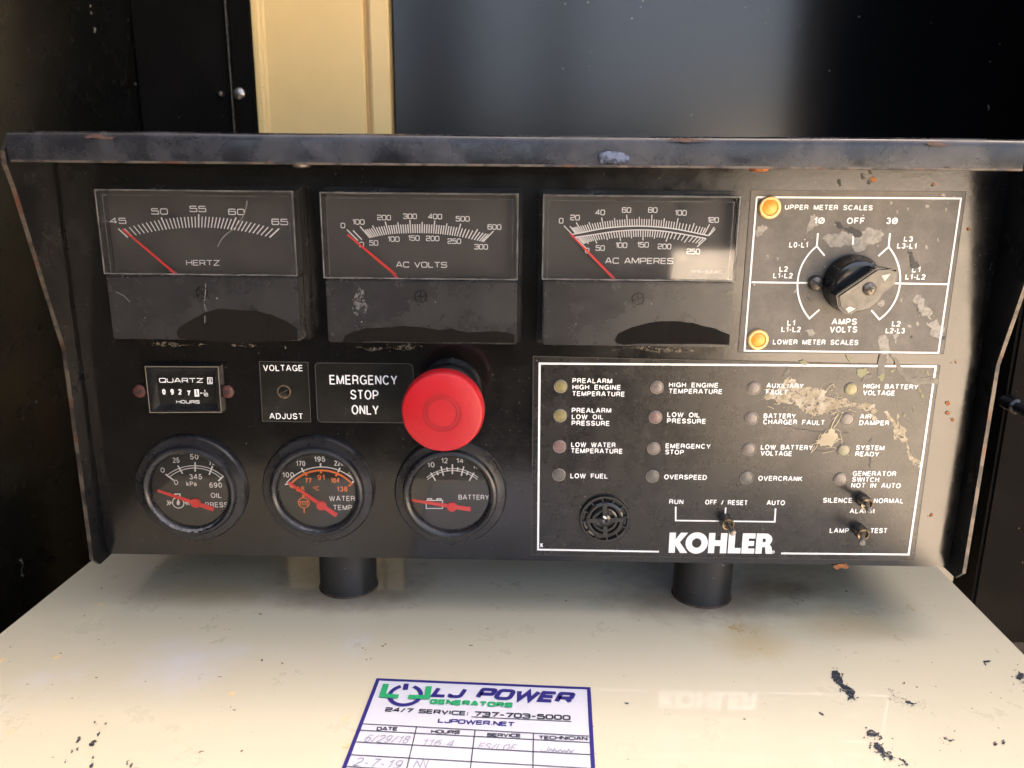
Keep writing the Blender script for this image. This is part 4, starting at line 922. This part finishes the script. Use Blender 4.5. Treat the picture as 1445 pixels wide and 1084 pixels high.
for (x, y), r_px in (((1085.5, 293), 15.5), ((1069, 479), 15)):
    q = FP.m(x, y); r = r_px * .000370
    bm = bmesh.new(); lathe(bm, q, [(r, 0), (r, .0012), (r * .92, .002), (r * .72, .0022), (r * .68, .0016), (r * .66, .0004)], 40)
    am = obj('amber_lamp', bm, M['lamp_ring'], R0, True)
    bm = bmesh.new(); lathe(bm, q, [(r * .665, .0006), (r * .64, .0018), (r * .4, .0026), (0, .0029)], 40); obj('lens', bm, M['lamp_amber'], am, True)
# selector knob
HK = .023
q = PF(HK).m(1225.6, 408.5); c = V((q.x, 0, q.z))
bm = bmesh.new(); lathe(bm, c, [(.0152, .0005), (.0152, .003), (.0148, .004), (.0138, .0065), (.0134, .010), (.0126, .0116), (.0105, .012), (0, .012)], 72)
kn = obj('selector_knob', bm, M['knob'], R0, True)
an = math.radians(37); U = V((math.cos(an), 0, math.sin(an))); W = V((-math.sin(an), 0, math.cos(an))); n = V((0, -1, 0))
def kp(a, b, h): return c + U * a + W * b + n * h
gl, gw = .0152, .0062
outl = [(-gl + .001, gw), (gl - .006, gw), (gl - .002, gw * .55), (gl + .0012, -.0005), (gl - .001, -gw * .7), (gl - .004, -gw), (-gl + .002, -gw), (-gl - .0008, -gw * .5), (-gl - .0012, .001)]
bm = bmesh.new(); slab(bm, [kp(a, b, .0119) for a, b in outl], n, HK - .0119 - .0006)
bmesh.ops.bevel(bm, geom=[e for e in bm.edges if all(v.co.y < -HK + .0007 for v in e.verts)], offset=.0006, segments=2, affect='EDGES')
obj('grip', bm, M['knob'], kn)
bm = bmesh.new()
for k in range(15):
    a = -gl + .0022 + k * .00155
    for sgn in (1, -1):
        if sgn < 0 and a > gl - .006: continue
        p = [kp(a - .00035, sgn * (gw - .0001), .0125), kp(a + .00035, sgn * (gw - .0001), .0125), kp(a + .00035, sgn * (gw - .0001), HK - .0018), kp(a - .00035, sgn * (gw - .0001), HK - .0018)]
        slab(bm, p, W * sgn, .0006)
obj('grip_ribs', bm, M['knob'], kn)
bm = bmesh.new(); slab(bm, [kp(a * .93, b * .88, HK - .0005) for a, b in outl], n, .0005); obj('face_plate', bm, M['knobtop'], kn)
bm = bmesh.new()
for pts in ([(.0085, -.0012), (.0085, .0022), (.0128, .0004)], [(-.0140, -.0042), (-.0118, -.0046), (-.0100, -.0046), (-.0120, -.0018), (-.0142, -.0016)]): ngon(bm, [kp(a, b, HK + .0002) for a, b in pts])
obj('pointer_mark', bm, M['worn_white'], kn)
bm = bmesh.new(); lathe(bm, kp(.0005, 0, HK), [(.0034, 0), (.0033, .0006), (.002, .0014), (0, .0016)], 32); ks = obj('centre_screw', bm, M['dsteel'], kn, True)
bm = bmesh.new()
for a in (20, 110):
    u = V((math.cos(math.radians(a)), 0, math.sin(math.radians(a)))) * .0016; p = kp(.0005, 0, HK + .0017 + zt() * 10); ribbon(bm, [p - u, p + u], .0006, n)
obj('screw_cross', bm, M['dark'], kn)
q = FP.m(1150, 399); bm = bmesh.new(); lathe(bm, q, [(.0040, 0), (.0040, .0012), (.0033, .0028), (.0018, .0036), (0, .0038)], 32); ss = obj('slotted_screw', bm, M['dsteel'], R0, True)
bm = bmesh.new(); u = V((.0026, 0, -.0018)); slab(bm, [q + n * .0031 - u + V((.0003, 0, .0004)), q + n * .0031 + u + V((.0003, 0, .0004)), q + n * .0031 + u - V((.0003, 0, .0004)), q + n * .0031 - u - V((.0003, 0, .0004))], n, .0008); obj('slot', bm, M['dark'], ss)

# ------------------------------------------------------------------ annunciator plate
C7, C8 = crop(730, 490, 3.388), crop(1030, 490, 3.188)
CB = crop(800, 680, 4.817)
ap = film('annunciator_plate', [(752.5, 502.5), (1326, 516), (1289, 790.5), (750, 782.5)], M['plate'], .0003)
bm = bmesh.new()
for s, a, b, y0, y1 in [('PREALARM', 263, 453, 171, 173), ('HIGH ENGINE', 263, 494, 202, 204), ('TEMPERATURE', 262, 513, 233, 236), ('PREALARM', 260, 448, 313, 314), ('LOW OIL', 260, 411, 344, 345), ('PRESSURE', 259, 441, 374, 376),
        ('LOW WATER', 257, 469, 477, 479), ('TEMPERATURE', 256, 503, 506, 509), ('LOW FUEL', 253, 432, 626, 628), ('HIGH ENGINE', 724, 960, 191, 194), ('TEMPERATURE', 723, 979, 221, 224), ('LOW OIL', 716, 872, 333, 336), ('PRESSURE', 715, 901, 363, 366),
        ('EMERGENCY', 708, 923, 483, 486), ('STOP', 706, 795, 512, 514), ('OVERSPEED', 701, 905, 631, 634), ('RUN', 725, 793, 749, 751), ('OFF / RESET', 897, 1100, 752, 755)]:
    text(bm, s, FP, C7(a, y0), C7(b, y1), 23.5 / 3.388, .105)
for s, a, b, y0, y1 in [('AUXILIARY', 163, 330, 183, 186), ('FAULT', 161, 258, 212, 214), ('BATTERY', 150, 295, 320, 321), ('CHARGER FAULT', 148, 425, 346, 350), ('LOW BATTERY', 138, 371, 460, 463), ('VOLTAGE', 137, 278, 487, 490), ('OVERCRANK', 126, 325, 600, 603),
        ('HIGH BATTERY', 599, 845, 186, 190), ('VOLTAGE', 597, 740, 215, 218), ('AIR', 583, 634, 322, 323), ('DAMPER', 580, 714, 350, 352), ('SYSTEM', 565, 693, 462, 464), ('READY', 562, 668, 490, 493), ('GENERATOR', 551, 746, 579, 580), ('SWITCH', 548, 669, 605, 607),
        ('NOT IN AUTO', 544, 766, 632, 634), ('SILENCE', 417, 549, 699, 700), ('NORMAL', 645, 779, 701, 702), ('ALARM', 537, 648, 747, 748), ('LAMP', 447, 533, 835, 836), ('TEST', 630, 706, 836, 836), ('AUTO', 164, 246, 710, 711)]:
    text(bm, s, FP, C8(a, y0), C8(b, y1), 22.5 / 3.188, .105)
LP = lambda pts, wd=.00085: pline(bm, FP, pts, wd)
LP([C7(677, 977), C7(99, 967), C7(107, 78), C8(925, 86), C8(803, 932), C8(230, 927)], .0011)
LP([C7(757, 762), C7(757, 828), C8(201, 785), C8(205, 725)]); LP([C7(996, 766), C7(994, 800)])
text(bm, 'K', FP, C7(110, 957), C7(124, 957), 22 / 3.388, .15)
# the big maker's name, letter outlines in cap heights
P0, P1 = FP.m(*CB(690, 481)), FP.m(*CB(1385, 488)); T0 = FP.m(*CB(692, 344)); u = (P1 - P0); kk = u.length / 5.07; u.normalize(); v = FP.n.cross(u); vh = (T0 - P0).dot(v)
def KL(pts): 
    z = FP.n * (.0002 + zt()); ngon(bm, [P0 + z + u * (a * kk) + v * (b * vh) for a, b in pts])
KL([(0, 0), (.31, 0), (.31, .38), (.57, 0), (.93, 0), (.53, .53), (.91, 1), (.56, 1), (.31, .66), (.31, 1), (0, 1)])
oc = [(1.365 + .55 * math.cos(t), .5 + .53 * math.sin(t)) for t in [2 * math.pi * k / 48 for k in range(49)]]
ic = [(1.365 + .235 * math.cos(t), .5 + .235 * math.sin(t)) for t in [2 * math.pi * k / 48 for k in range(49)]]
z = FP.n * .0003
for k in range(48):
    bm.faces.new([bm.verts.new(P0 + z + u * (a * kk) + v * (b * vh)) for a, b in (oc[k], oc[k + 1], ic[k + 1], ic[k])])
KL([(1.95, 0), (2.26, 0), (2.26, .36), (2.54, .36), (2.54, 0), (2.86, 0), (2.86, 1), (2.54, 1), (2.54, .64), (2.26, .64), (2.26, 1), (1.95, 1)])
KL([(2.93, 0), (3.56, 0), (3.56, .27), (3.25, .27), (3.25, 1), (2.93, 1)])
KL([(3.61, 0), (4.24, 0), (4.24, .25), (3.92, .25), (3.92, .38), (4.2, .38), (4.2, .62), (3.92, .62), (3.92, .75), (4.24, .75), (4.24, 1), (3.61, 1)])
KL([(4.30, 0), (4.61, 0), (4.61, 1), (4.30, 1)])
pb = [(4.60, .27), (4.72, .27), (4.80, .22), (4.83, 0), (5.14, 0), (5.09, .30), (4.97, .45)]
for k in range(16):                                     # the bowl, as short bands between two arcs
    t0, t1 = [math.radians(-90 + 180 * (k + d) / 16) for d in (0, 1)]
    KL([(4.72 + .36 * math.cos(t0), .69 + .31 * math.sin(t0)), (4.72 + .36 * math.cos(t1), .69 + .31 * math.sin(t1)), (4.70 + .07 * math.cos(t1), .66 + .09 * math.sin(t1)), (4.70 + .07 * math.cos(t0), .66 + .09 * math.sin(t0))])
KL([(4.60, .75), (4.71, .75), (4.73, 1), (4.60, 1)]); KL([(4.60, .32), (4.73, .32), (4.72, .57), (4.60, .57)])
KL([(4.68, .40), (4.76, .33), (4.81, 0), (5.14, 0), (5.08, .32), (4.96, .47)])
ring_px(bm, FP, CB(1401, 476), 9 / 4.817, .0003); text(bm, 'R', FP, CB(1397, 481), CB(1406, 481), 10 / 4.817, .1)
obj('lettering', bm, M['white'], ap)
# warning lamps
for kind, p in zip('yellow yellow pink grey dull pink dull grey dull dull dull grey yellow dull green dull'.split(),
        [(791.1, 545.2), (790.5, 586.5), (789.6, 630.2), (788.7, 670), (926.9, 546.4), (924.8, 588.6), (922.4, 632.9), (920.7, 672.1), (1063.9, 547.7), (1060.4, 590.4), (1056.7, 634.3), (1053.2, 674.4), (1201, 549.3), (1195.6, 591.6), (1190.6, 635.5), (1185.9, 676)]):
    q = FP.m(*p); r = .00372
    bm = bmesh.new(); lathe(bm, q, [(r, 0), (r, .0006), (r * .9, .0008), (r * .88, .0003)], 32)
    la = obj('warning_lamp', bm, M['lens_rim'], R0, True)
    if kind == 'yellow': la['label'] = 'yellow warning lamp'
    bm = bmesh.new(); lathe(bm, q, [(r * .885, .0004), (r * .8, .0007), (r * .4, .0009), (0, .00095)], 32); obj('lens', bm, M['lens_' + kind], la, True)
# dried mud and straw stuck to the plate
CM = crop(1030, 500, 4.817)
bm = bmesh.new()
def SM(pts, **k): splat(bm, FP, [CM(*p) for p in pts], **k)
SM([(225, 290), (300, 260), (330, 230), (400, 150), (440, 170), (460, 210), (540, 220), (600, 225), (660, 250), (640, 270), (690, 290), (720, 330), (790, 340), (720, 380), (710, 410), (640, 400), (600, 415), (540, 405), (480, 370), (420, 340), (340, 340), (260, 310)], amp=.22, lv=4, off=.00006, seed=1, bits=60, spread=5, size=1.0)
SM([(700, 300), (760, 300), (820, 330), (920, 325), (990, 340), (985, 365), (920, 385), (860, 360), (790, 360), (720, 345)], amp=.3, lv=4, off=.00006, seed=2, bits=26, spread=4, size=.9)
SM([(960, 380), (1010, 378), (980, 410), (1020, 440), (965, 445)], amp=.3, lv=3, off=.00006, seed=3)
SM([(1040, 390), (1070, 385), (1100, 430), (1130, 480), (1140, 385), (1150, 480), (1190, 500), (1195, 560), (1215, 590), (1205, 625), (1150, 580), (1115, 580), (1110, 510), (1085, 450)], amp=.2, lv=4, off=.00006, seed=4, bits=14, spread=4, size=.8)
SM([(1195, 615), (1210, 615), (1235, 680), (1290, 720), (1285, 775), (1245, 750), (1215, 710)], amp=.22, lv=4, off=.00006, seed=5, bits=10, spread=3, size=.7)
stains('mud_smear', bm, M['mud'], ap)
bm = bmesh.new()
SM([(585, 600), (620, 545), (670, 520), (725, 545), (740, 575), (700, 590), (690, 630), (640, 620)], amp=.4, lv=4, off=.0003, seed=6)
rnd = random.Random(9)
def straw(p0, p1, bend, wd=.0003):
    mx, my = (p0[0] + p1[0]) / 2 - (p1[1] - p0[1]) * bend, (p0[1] + p1[1]) / 2 + (p1[0] - p0[0]) * bend
    pts = []
    for k in range(9):
        t = k / 8; pts.append((p0[0] * (1 - t) ** 2 + mx * 2 * t * (1 - t) + p1[0] * t * t, p0[1] * (1 - t) ** 2 + my * 2 * t * (1 - t) + p1[1] * t * t))
    pline(bm, FP, [CM(*p) for p in pts], wd, off=.0006)
straw((640, 270), (700, 200), -.2); straw((700, 200), (712, 222), .2); straw((730, 410), (680, 520), .1, .0005); straw((765, 390), (700, 500), -.1); straw((690, 440), (735, 400), .2)
for k in range(46):
    x, y = rnd.gauss(660, 36), rnd.gauss(580, 26); a = rnd.gauss(-.5, .5); L_ = rnd.uniform(40, 95)
    straw((x - L_ / 2 * math.cos(a), y - L_ / 2 * math.sin(a)), (x + L_ / 2 * math.cos(a), y + L_ / 2 * math.sin(a)), rnd.uniform(-.3, .3), .00024)
for k in range(46):
    x, y = rnd.uniform(240, 980), 0; y = 280 + (x - 240) * .12 + rnd.gauss(0, 40); a = rnd.gauss(.25, .6); L_ = rnd.uniform(20, 60)
    straw((x - L_ / 2 * math.cos(a), y - L_ / 2 * math.sin(a)), (x + L_ / 2 * math.cos(a), y + L_ / 2 * math.sin(a)), rnd.uniform(-.3, .3), .0002)
straw((555, 660), (600, 590), .2); straw((550, 670), (575, 620), -.1)
obj('dried_straw', bm, M['straw'], ap)
bm = bmesh.new()
for i, pts in enumerate([[(865, 100), (920, 92), (945, 120), (900, 158), (862, 140)], [(1000, 150), (1050, 130), (1040, 180), (1025, 185)], [(1270, 215), (1290, 230), (1318, 295), (1300, 300), (1280, 250)], [(1070, 150), (1105, 155), (1090, 165)], [(1090, 105), (1115, 100), (1110, 128), (1092, 122)], [(785, 8), (800, 10), (848, 62), (825, 60)], [(1330, 108), (1345, 115), (1352, 145), (1335, 130)], [(1175, 405), (1192, 402), (1190, 430), (1175, 425)], [(470, 45), (500, 38), (540, 60), (490, 70)], [(1240, 355), (1250, 360), (1260, 400), (1248, 398)]]):
    SM(pts, amp=.15, lv=3, off=.0003, seed=50 + i)
stains('green_film', bm, M['sage'], ap)
bm = bmesh.new()
for i, pts in enumerate([[(1015, 0), (1065, 0), (1062, 60), (1050, 130), (1000, 150), (1005, 60)], [(1085, 0), (1105, 10), (1160, 80), (1200, 140), (1240, 165), (1330, 160), (1420, 175), (1415, 205), (1300, 205), (1230, 195), (1180, 160), (1130, 90)], [(890, 188), (930, 140), (968, 128), (960, 150), (920, 175)], [(360, 150), (395, 92), (410, 120), (380, 160)]]):
    SM(pts, amp=.12, lv=3, off=.00025, seed=70 + i)
stains('pale_film', bm, mat('pale_film', (.15, .14, .115), .6, mott=((.11, .10, .085), 200, .8, .4, .6), holes=(260, .36)), ap)
bm = bmesh.new()
for i, pts in enumerate([[(365, 486), (470, 505), (600, 525), (820, 532), (600, 531), (460, 512)], [(560, 655), (720, 658), (720, 661), (560, 659)], [(940, 600), (965, 565), (972, 580), (950, 610)], [(950, 690), (960, 690), (955, 780), (948, 770)]]):
    SM(pts, amp=.05, lv=2, off=.0002, seed=80 + i)
stains('scuff_line', bm, mat('scuff', (.045, .045, .05), .5), ap)
# buzzer
q = FP.m(853, 731); c = q; r = .01425
bm = bmesh.new(); lathe(bm, c, [(r, 0), (r, .0016), (r * .97, .0022), (r * .90, .0022), (r * .86, .0010), (r * .78, .0008), (r * .74, .0026), (r * .68, .0031), (r * .60, .0030), (r * .57, .0018), (r * .50, .0032), (r * .44, .0034), (r * .40, .0034), (r * .37, .0018), (r * .26, .0016), (r * .24, .0032), (r * .12, .0036), (r * .06, .0030), (0, .0028)], 96)
bz = obj('alarm_buzzer', bm, M['knob'], R0, True)
bm = bmesh.new()
for k in range(12):
    a = math.radians(30 * k + 8); u, w_ = V((math.cos(a), 0, math.sin(a))), V((-math.sin(a), 0, math.cos(a)))
    slab(bm, [c + u * r * .74 + w_ * .0004 + n * .0007, c + u * r * .92 + w_ * .0005 + n * .0007, c + u * r * .92 - w_ * .0005 + n * .0007, c + u * r * .74 - w_ * .0004 + n * .0007], n, .0016)
for k in range(4):
    a = math.radians(90 * k + 3); u, w_ = V((math.cos(a), 0, math.sin(a))), V((-math.sin(a), 0, math.cos(a)))
    slab(bm, [c + u * r * .25 + w_ * .0012 + n * .0012, c + u * r * .72 + w_ * .0013 + n * .0012, c + u * r * .72 - w_ * .0013 + n * .0012, c + u * r * .25 - w_ * .0012 + n * .0012], n, .0024)
obj('spokes', bm, M['case'], bz)
bm = bmesh.new(); splat(bm, PF(.0004 + .0040), [(851, 728), (855, 729), (856, 733), (853, 732)], .2, 2, 0, 3); obj('pale_fleck', bm, M['white'], bz)
# toggle switches
for base, tip, bmat, L_ in (((1023.5, 733), (1034.6, 752.5), M['tog'], .021), ((1216.5, 705), (1227, 722), M['tog'], .021), ((1211.5, 747), (1217, 766.5), M['tog'], .020)):
    q = FP.m(*base); t = PF(L_).m(*tip)
    bm = bmesh.new(); lathe(bm, q, [(.0037, 0), (.0036, .0064), (.0033, .0070), (.0027, .0070), (.0024, .0055), (0, .0055)], 32)
    tg = obj('toggle_switch', bm, bmat, R0, True)
    bm = bmesh.new(); lathe(bm, q, [(.0034, .0069), (.0032, .0074), (.0027, .0073), (.0026, .0065)], 32); obj('bushing_ring', bm, M['brass'], tg, True)
    d = t - (q + n * .006); bm = bmesh.new(); lathe(bm, q + n * .006, [(.0012, 0), (.0013, d.length * .5), (.0018, d.length * .8), (.0019, d.length * .93), (.0013, d.length), (0, d.length + .0003)], 24, d)
    obj('lever', bm, M['steel'], tg, True)

# ------------------------------------------------------------------ wear on the bare panel face
bm = bmesh.new()
for i, (pts, b_) in enumerate([([C4(x, y) for x, y in [(648, 238), (665, 226), (682, 238), (675, 252), (655, 254)]], 3), ([C4(x, y) for x, y in [(938, 258), (950, 256), (952, 268), (940, 270)]], 1), ([C4(x, y) for x, y in [(1097, 466), (1108, 462), (1112, 475), (1100, 480)]], 1),
        ([C8(x, y) for x, y in [(970, 245), (985, 240), (990, 255), (975, 265)]], 2), ([C8(x, y) for x, y in [(965, 292), (985, 288), (988, 300), (970, 302)]], 3), ([C8(x, y) for x, y in [(992, 322), (1008, 320), (1010, 334), (998, 335)]], 2), ([C8(x, y) for x, y in [(1008, 62), (1020, 66), (1016, 75)]], 2), ([C8(x, y) for x, y in [(895, 758), (912, 748), (914, 756), (900, 766)]], 1),
        ([C8(x, y) for x, y in [(462, 985), (480, 978), (520, 976), (535, 985), (530, 992), (470, 991)]], 3)]):
    splat(bm, F0, pts, .25, 3, .0004, i + 90, b_, 3, .9)
stains('rust_spot', bm, M['ochre'], R0)
bm = bmesh.new()
for i, pts in enumerate([[(610, 215), (618, 210), (626, 235), (616, 242)], [(638, 200), (650, 195), (660, 215), (645, 218)], [(640, 240), (650, 250), (648, 265), (635, 262)], [(498, 245), (508, 238), (516, 270), (505, 280)], [(930, 265), (940, 262), (940, 275)], [(1215, 665), (1222, 668), (1218, 674)]]):
    splat(bm, F0, [C4(*p) for p in pts], .25, 3, .0003, i + 120, 2, 2.5, .8)
stains('dark_chip', bm, M['dark'], R0)
bm = bmesh.new()
for i, pts in enumerate([[C3(x, y) for x, y in [(380, 1024), (500, 1020), (640, 1022), (760, 1030), (800, 1040), (700, 1042), (560, 1036), (420, 1034)]], [C1(x, y) for x, y in [(345, 1030), (500, 1028), (660, 1036), (560, 1038), (400, 1034)]], [C1(x, y) for x, y in [(760, 1040), (850, 1036), (900, 1044), (820, 1046)]], [C2(x, y) for x, y in [(240, 1048), (420, 1046), (600, 1052), (420, 1053)]]]):
    splat(bm, F0, pts, .12, 4, .0003, i + 140, 26 if i == 0 else 10, 3, .9)
stains('gasket_residue', bm, mat('gasket_residue', (.17, .14, .10), .7, mott=((.03, .03, .03), 300, .9, .45, .58), holes=(380, .5)), R0)

# ------------------------------------------------------------------ service sticker on the cabinet top
CS = crop(460, 930, 3.44)
ST = Surf((0, 0, ZTOP + .0004), (0, 0, 1))
tlp, trp = ST.m(*CS(249, 95)), ST.m(*CS(1281, 139))
el, er = ST.m(*CS(82, 528)), ST.m(*CS(1303, 528))
def ext(a, b, y): t = (y - a.y) / (b.y - a.y); return a + (b - a) * t
blp, brp = ext(tlp, el, -.235), ext(trp, er, -.235)
st = thing('service_sticker', 'white service record sticker with navy border lying on the cream cabinet top', 'sticker', ((tlp + brp) / 2))
bm = bmesh.new(); slab(bm, [blp - V((0, 0, .0003)), brp - V((0, 0, .0003)), trp - V((0, 0, .0003)), tlp - V((0, 0, .0003))], V((0, 0, 1)), .0003); obj('paper', bm, M['paper'], st)
zz = V((0, 0, .0002)); ctr = (tlp + trp + blp + brp) / 4
bm = bmesh.new(); ribbon(bm, [p + (ctr - p).normalized() * .0011 + zz for p in (blp, brp, trp, tlp)], .0019, V((0, 0, 1)), True); obj('border', bm, M['navy'], st)
bm = bmesh.new()
etext(bm, 'LJ', ST, CS(508, 186), CS(660, 193), 50 / 3.44, .27, gap=.35, shear=.32, off=.0003)
etext(bm, 'POWER', ST, CS(724, 194), CS(1196, 219), 54 / 3.44, .27, gap=.4, shear=.32, off=.0003)
LS = lambda pts, wd, off=.0003: pline(bm, ST, [CS(*p) for p in pts], wd, off)
cc = ST.m(*CS(385, 178))
ribbon(bm, [cc + zz * 2 + V((.0078 * math.cos(t), .0078 * math.sin(t), 0)) for t in [math.radians(115 + 310 * k / 30) for k in range(31)]], .0022, V((0, 0, 1)))
LS([(391, 122), (384, 152)], .0026)
obj('navy_print', bm, M['navy'], st)
bm = bmesh.new()
LS([(292, 126), (274, 182), (352, 187)], .0031, .0006); LS([(500, 137), (491, 190), (400, 188)], .0031, .0006)
etext(bm, 'GENERATORS', ST, CS(502, 221), CS(905, 240), 24 / 3.44, .3, gap=.45, off=.0005)
obj('green_print', bm, M['logo_green'], st)
bm = bmesh.new()
etext(bm, '24/7 SERVICE:', ST, CS(284, 257), CS(692, 277), 22 / 3.44, .24, gap=.35); etext(bm, '737-703-5000', ST, CS(716, 280), CS(1188, 300), 25 / 3.44, .24, gap=.35)
LS([(706, 283), (1192, 306)], .0005)
for s, a, b, y0, y1 in (('DATE', 244, 347, 349, 350), ('HOURS', 508, 649, 362, 366), ('SERVICE', 780, 947, 378, 383), ('TECHNICIAN', 1031, 1270, 391, 397)): etext(bm, s, ST, CS(a, y0), CS(b, y1), 18 / 3.44, .24, gap=.3)
for a, b in (((180, 317), (1276, 377)), ((166, 348), (1278, 408)), ((147, 405), (1284, 467)), ((122, 467), (1292, 534)), ((100, 524), (1300, 600))): LS([a, b], .0005)
for a, b in (((440, 332), (372, 620)), ((724, 347), (688, 640)), ((1007, 362), (1003, 660))): LS([a, b], .0005)
obj('black_print', bm, M['ink'], st)
bm = bmesh.new(); etext(bm, 'LJPOWER.NET', ST, CS(541, 311), CS(916, 330), 22 / 3.44, .23, gap=.3); obj('web_address', bm, M['navy'], st)
bm = bmesh.new(); rnd = random.Random(3)
def scrawl(x0, y0, x1, y1, hgt, k):
    pts = []
    for i in range(k):
        t = i / (k - 1); pts.append(CS(x0 + (x1 - x0) * t + rnd.uniform(-5, 5), y0 + (y1 - y0) * t - (hgt if i % 2 else 0) * rnd.uniform(.5, 1.1)))
    pline(bm, ST, pts, .0004, .0003)
for s_, p0, p1, cp in (('6/29/18', (182, 404), (392, 412), 36), ('116.4', (462, 420), (612, 428), 30), ('FS/LOF', (735, 438), (915, 448), 30)):
    etext(bm, s_, ST, CS(*p0), CS(*p1), cp / 3.44, .07, .0003, .32, .3, HG)
etext(bm, 'J', ST, CS(1038, 452), CS(1072, 454), 30 / 3.44, .07, .0003, .3, .3, HG)
scrawl(1080, 450, 1200, 456, 14, 12)
for s, a, b, y in (('2-7-19', 130, 355, 528),): etext(bm, s, ST, CS(a, y - 8), CS(b, y + 8), 42 / 3.44, .07, .0003, .35, .25, HG)
scrawl(425, 528, 500, 532, 40, 6)
obj('handwriting', bm, M['pencil'], st)
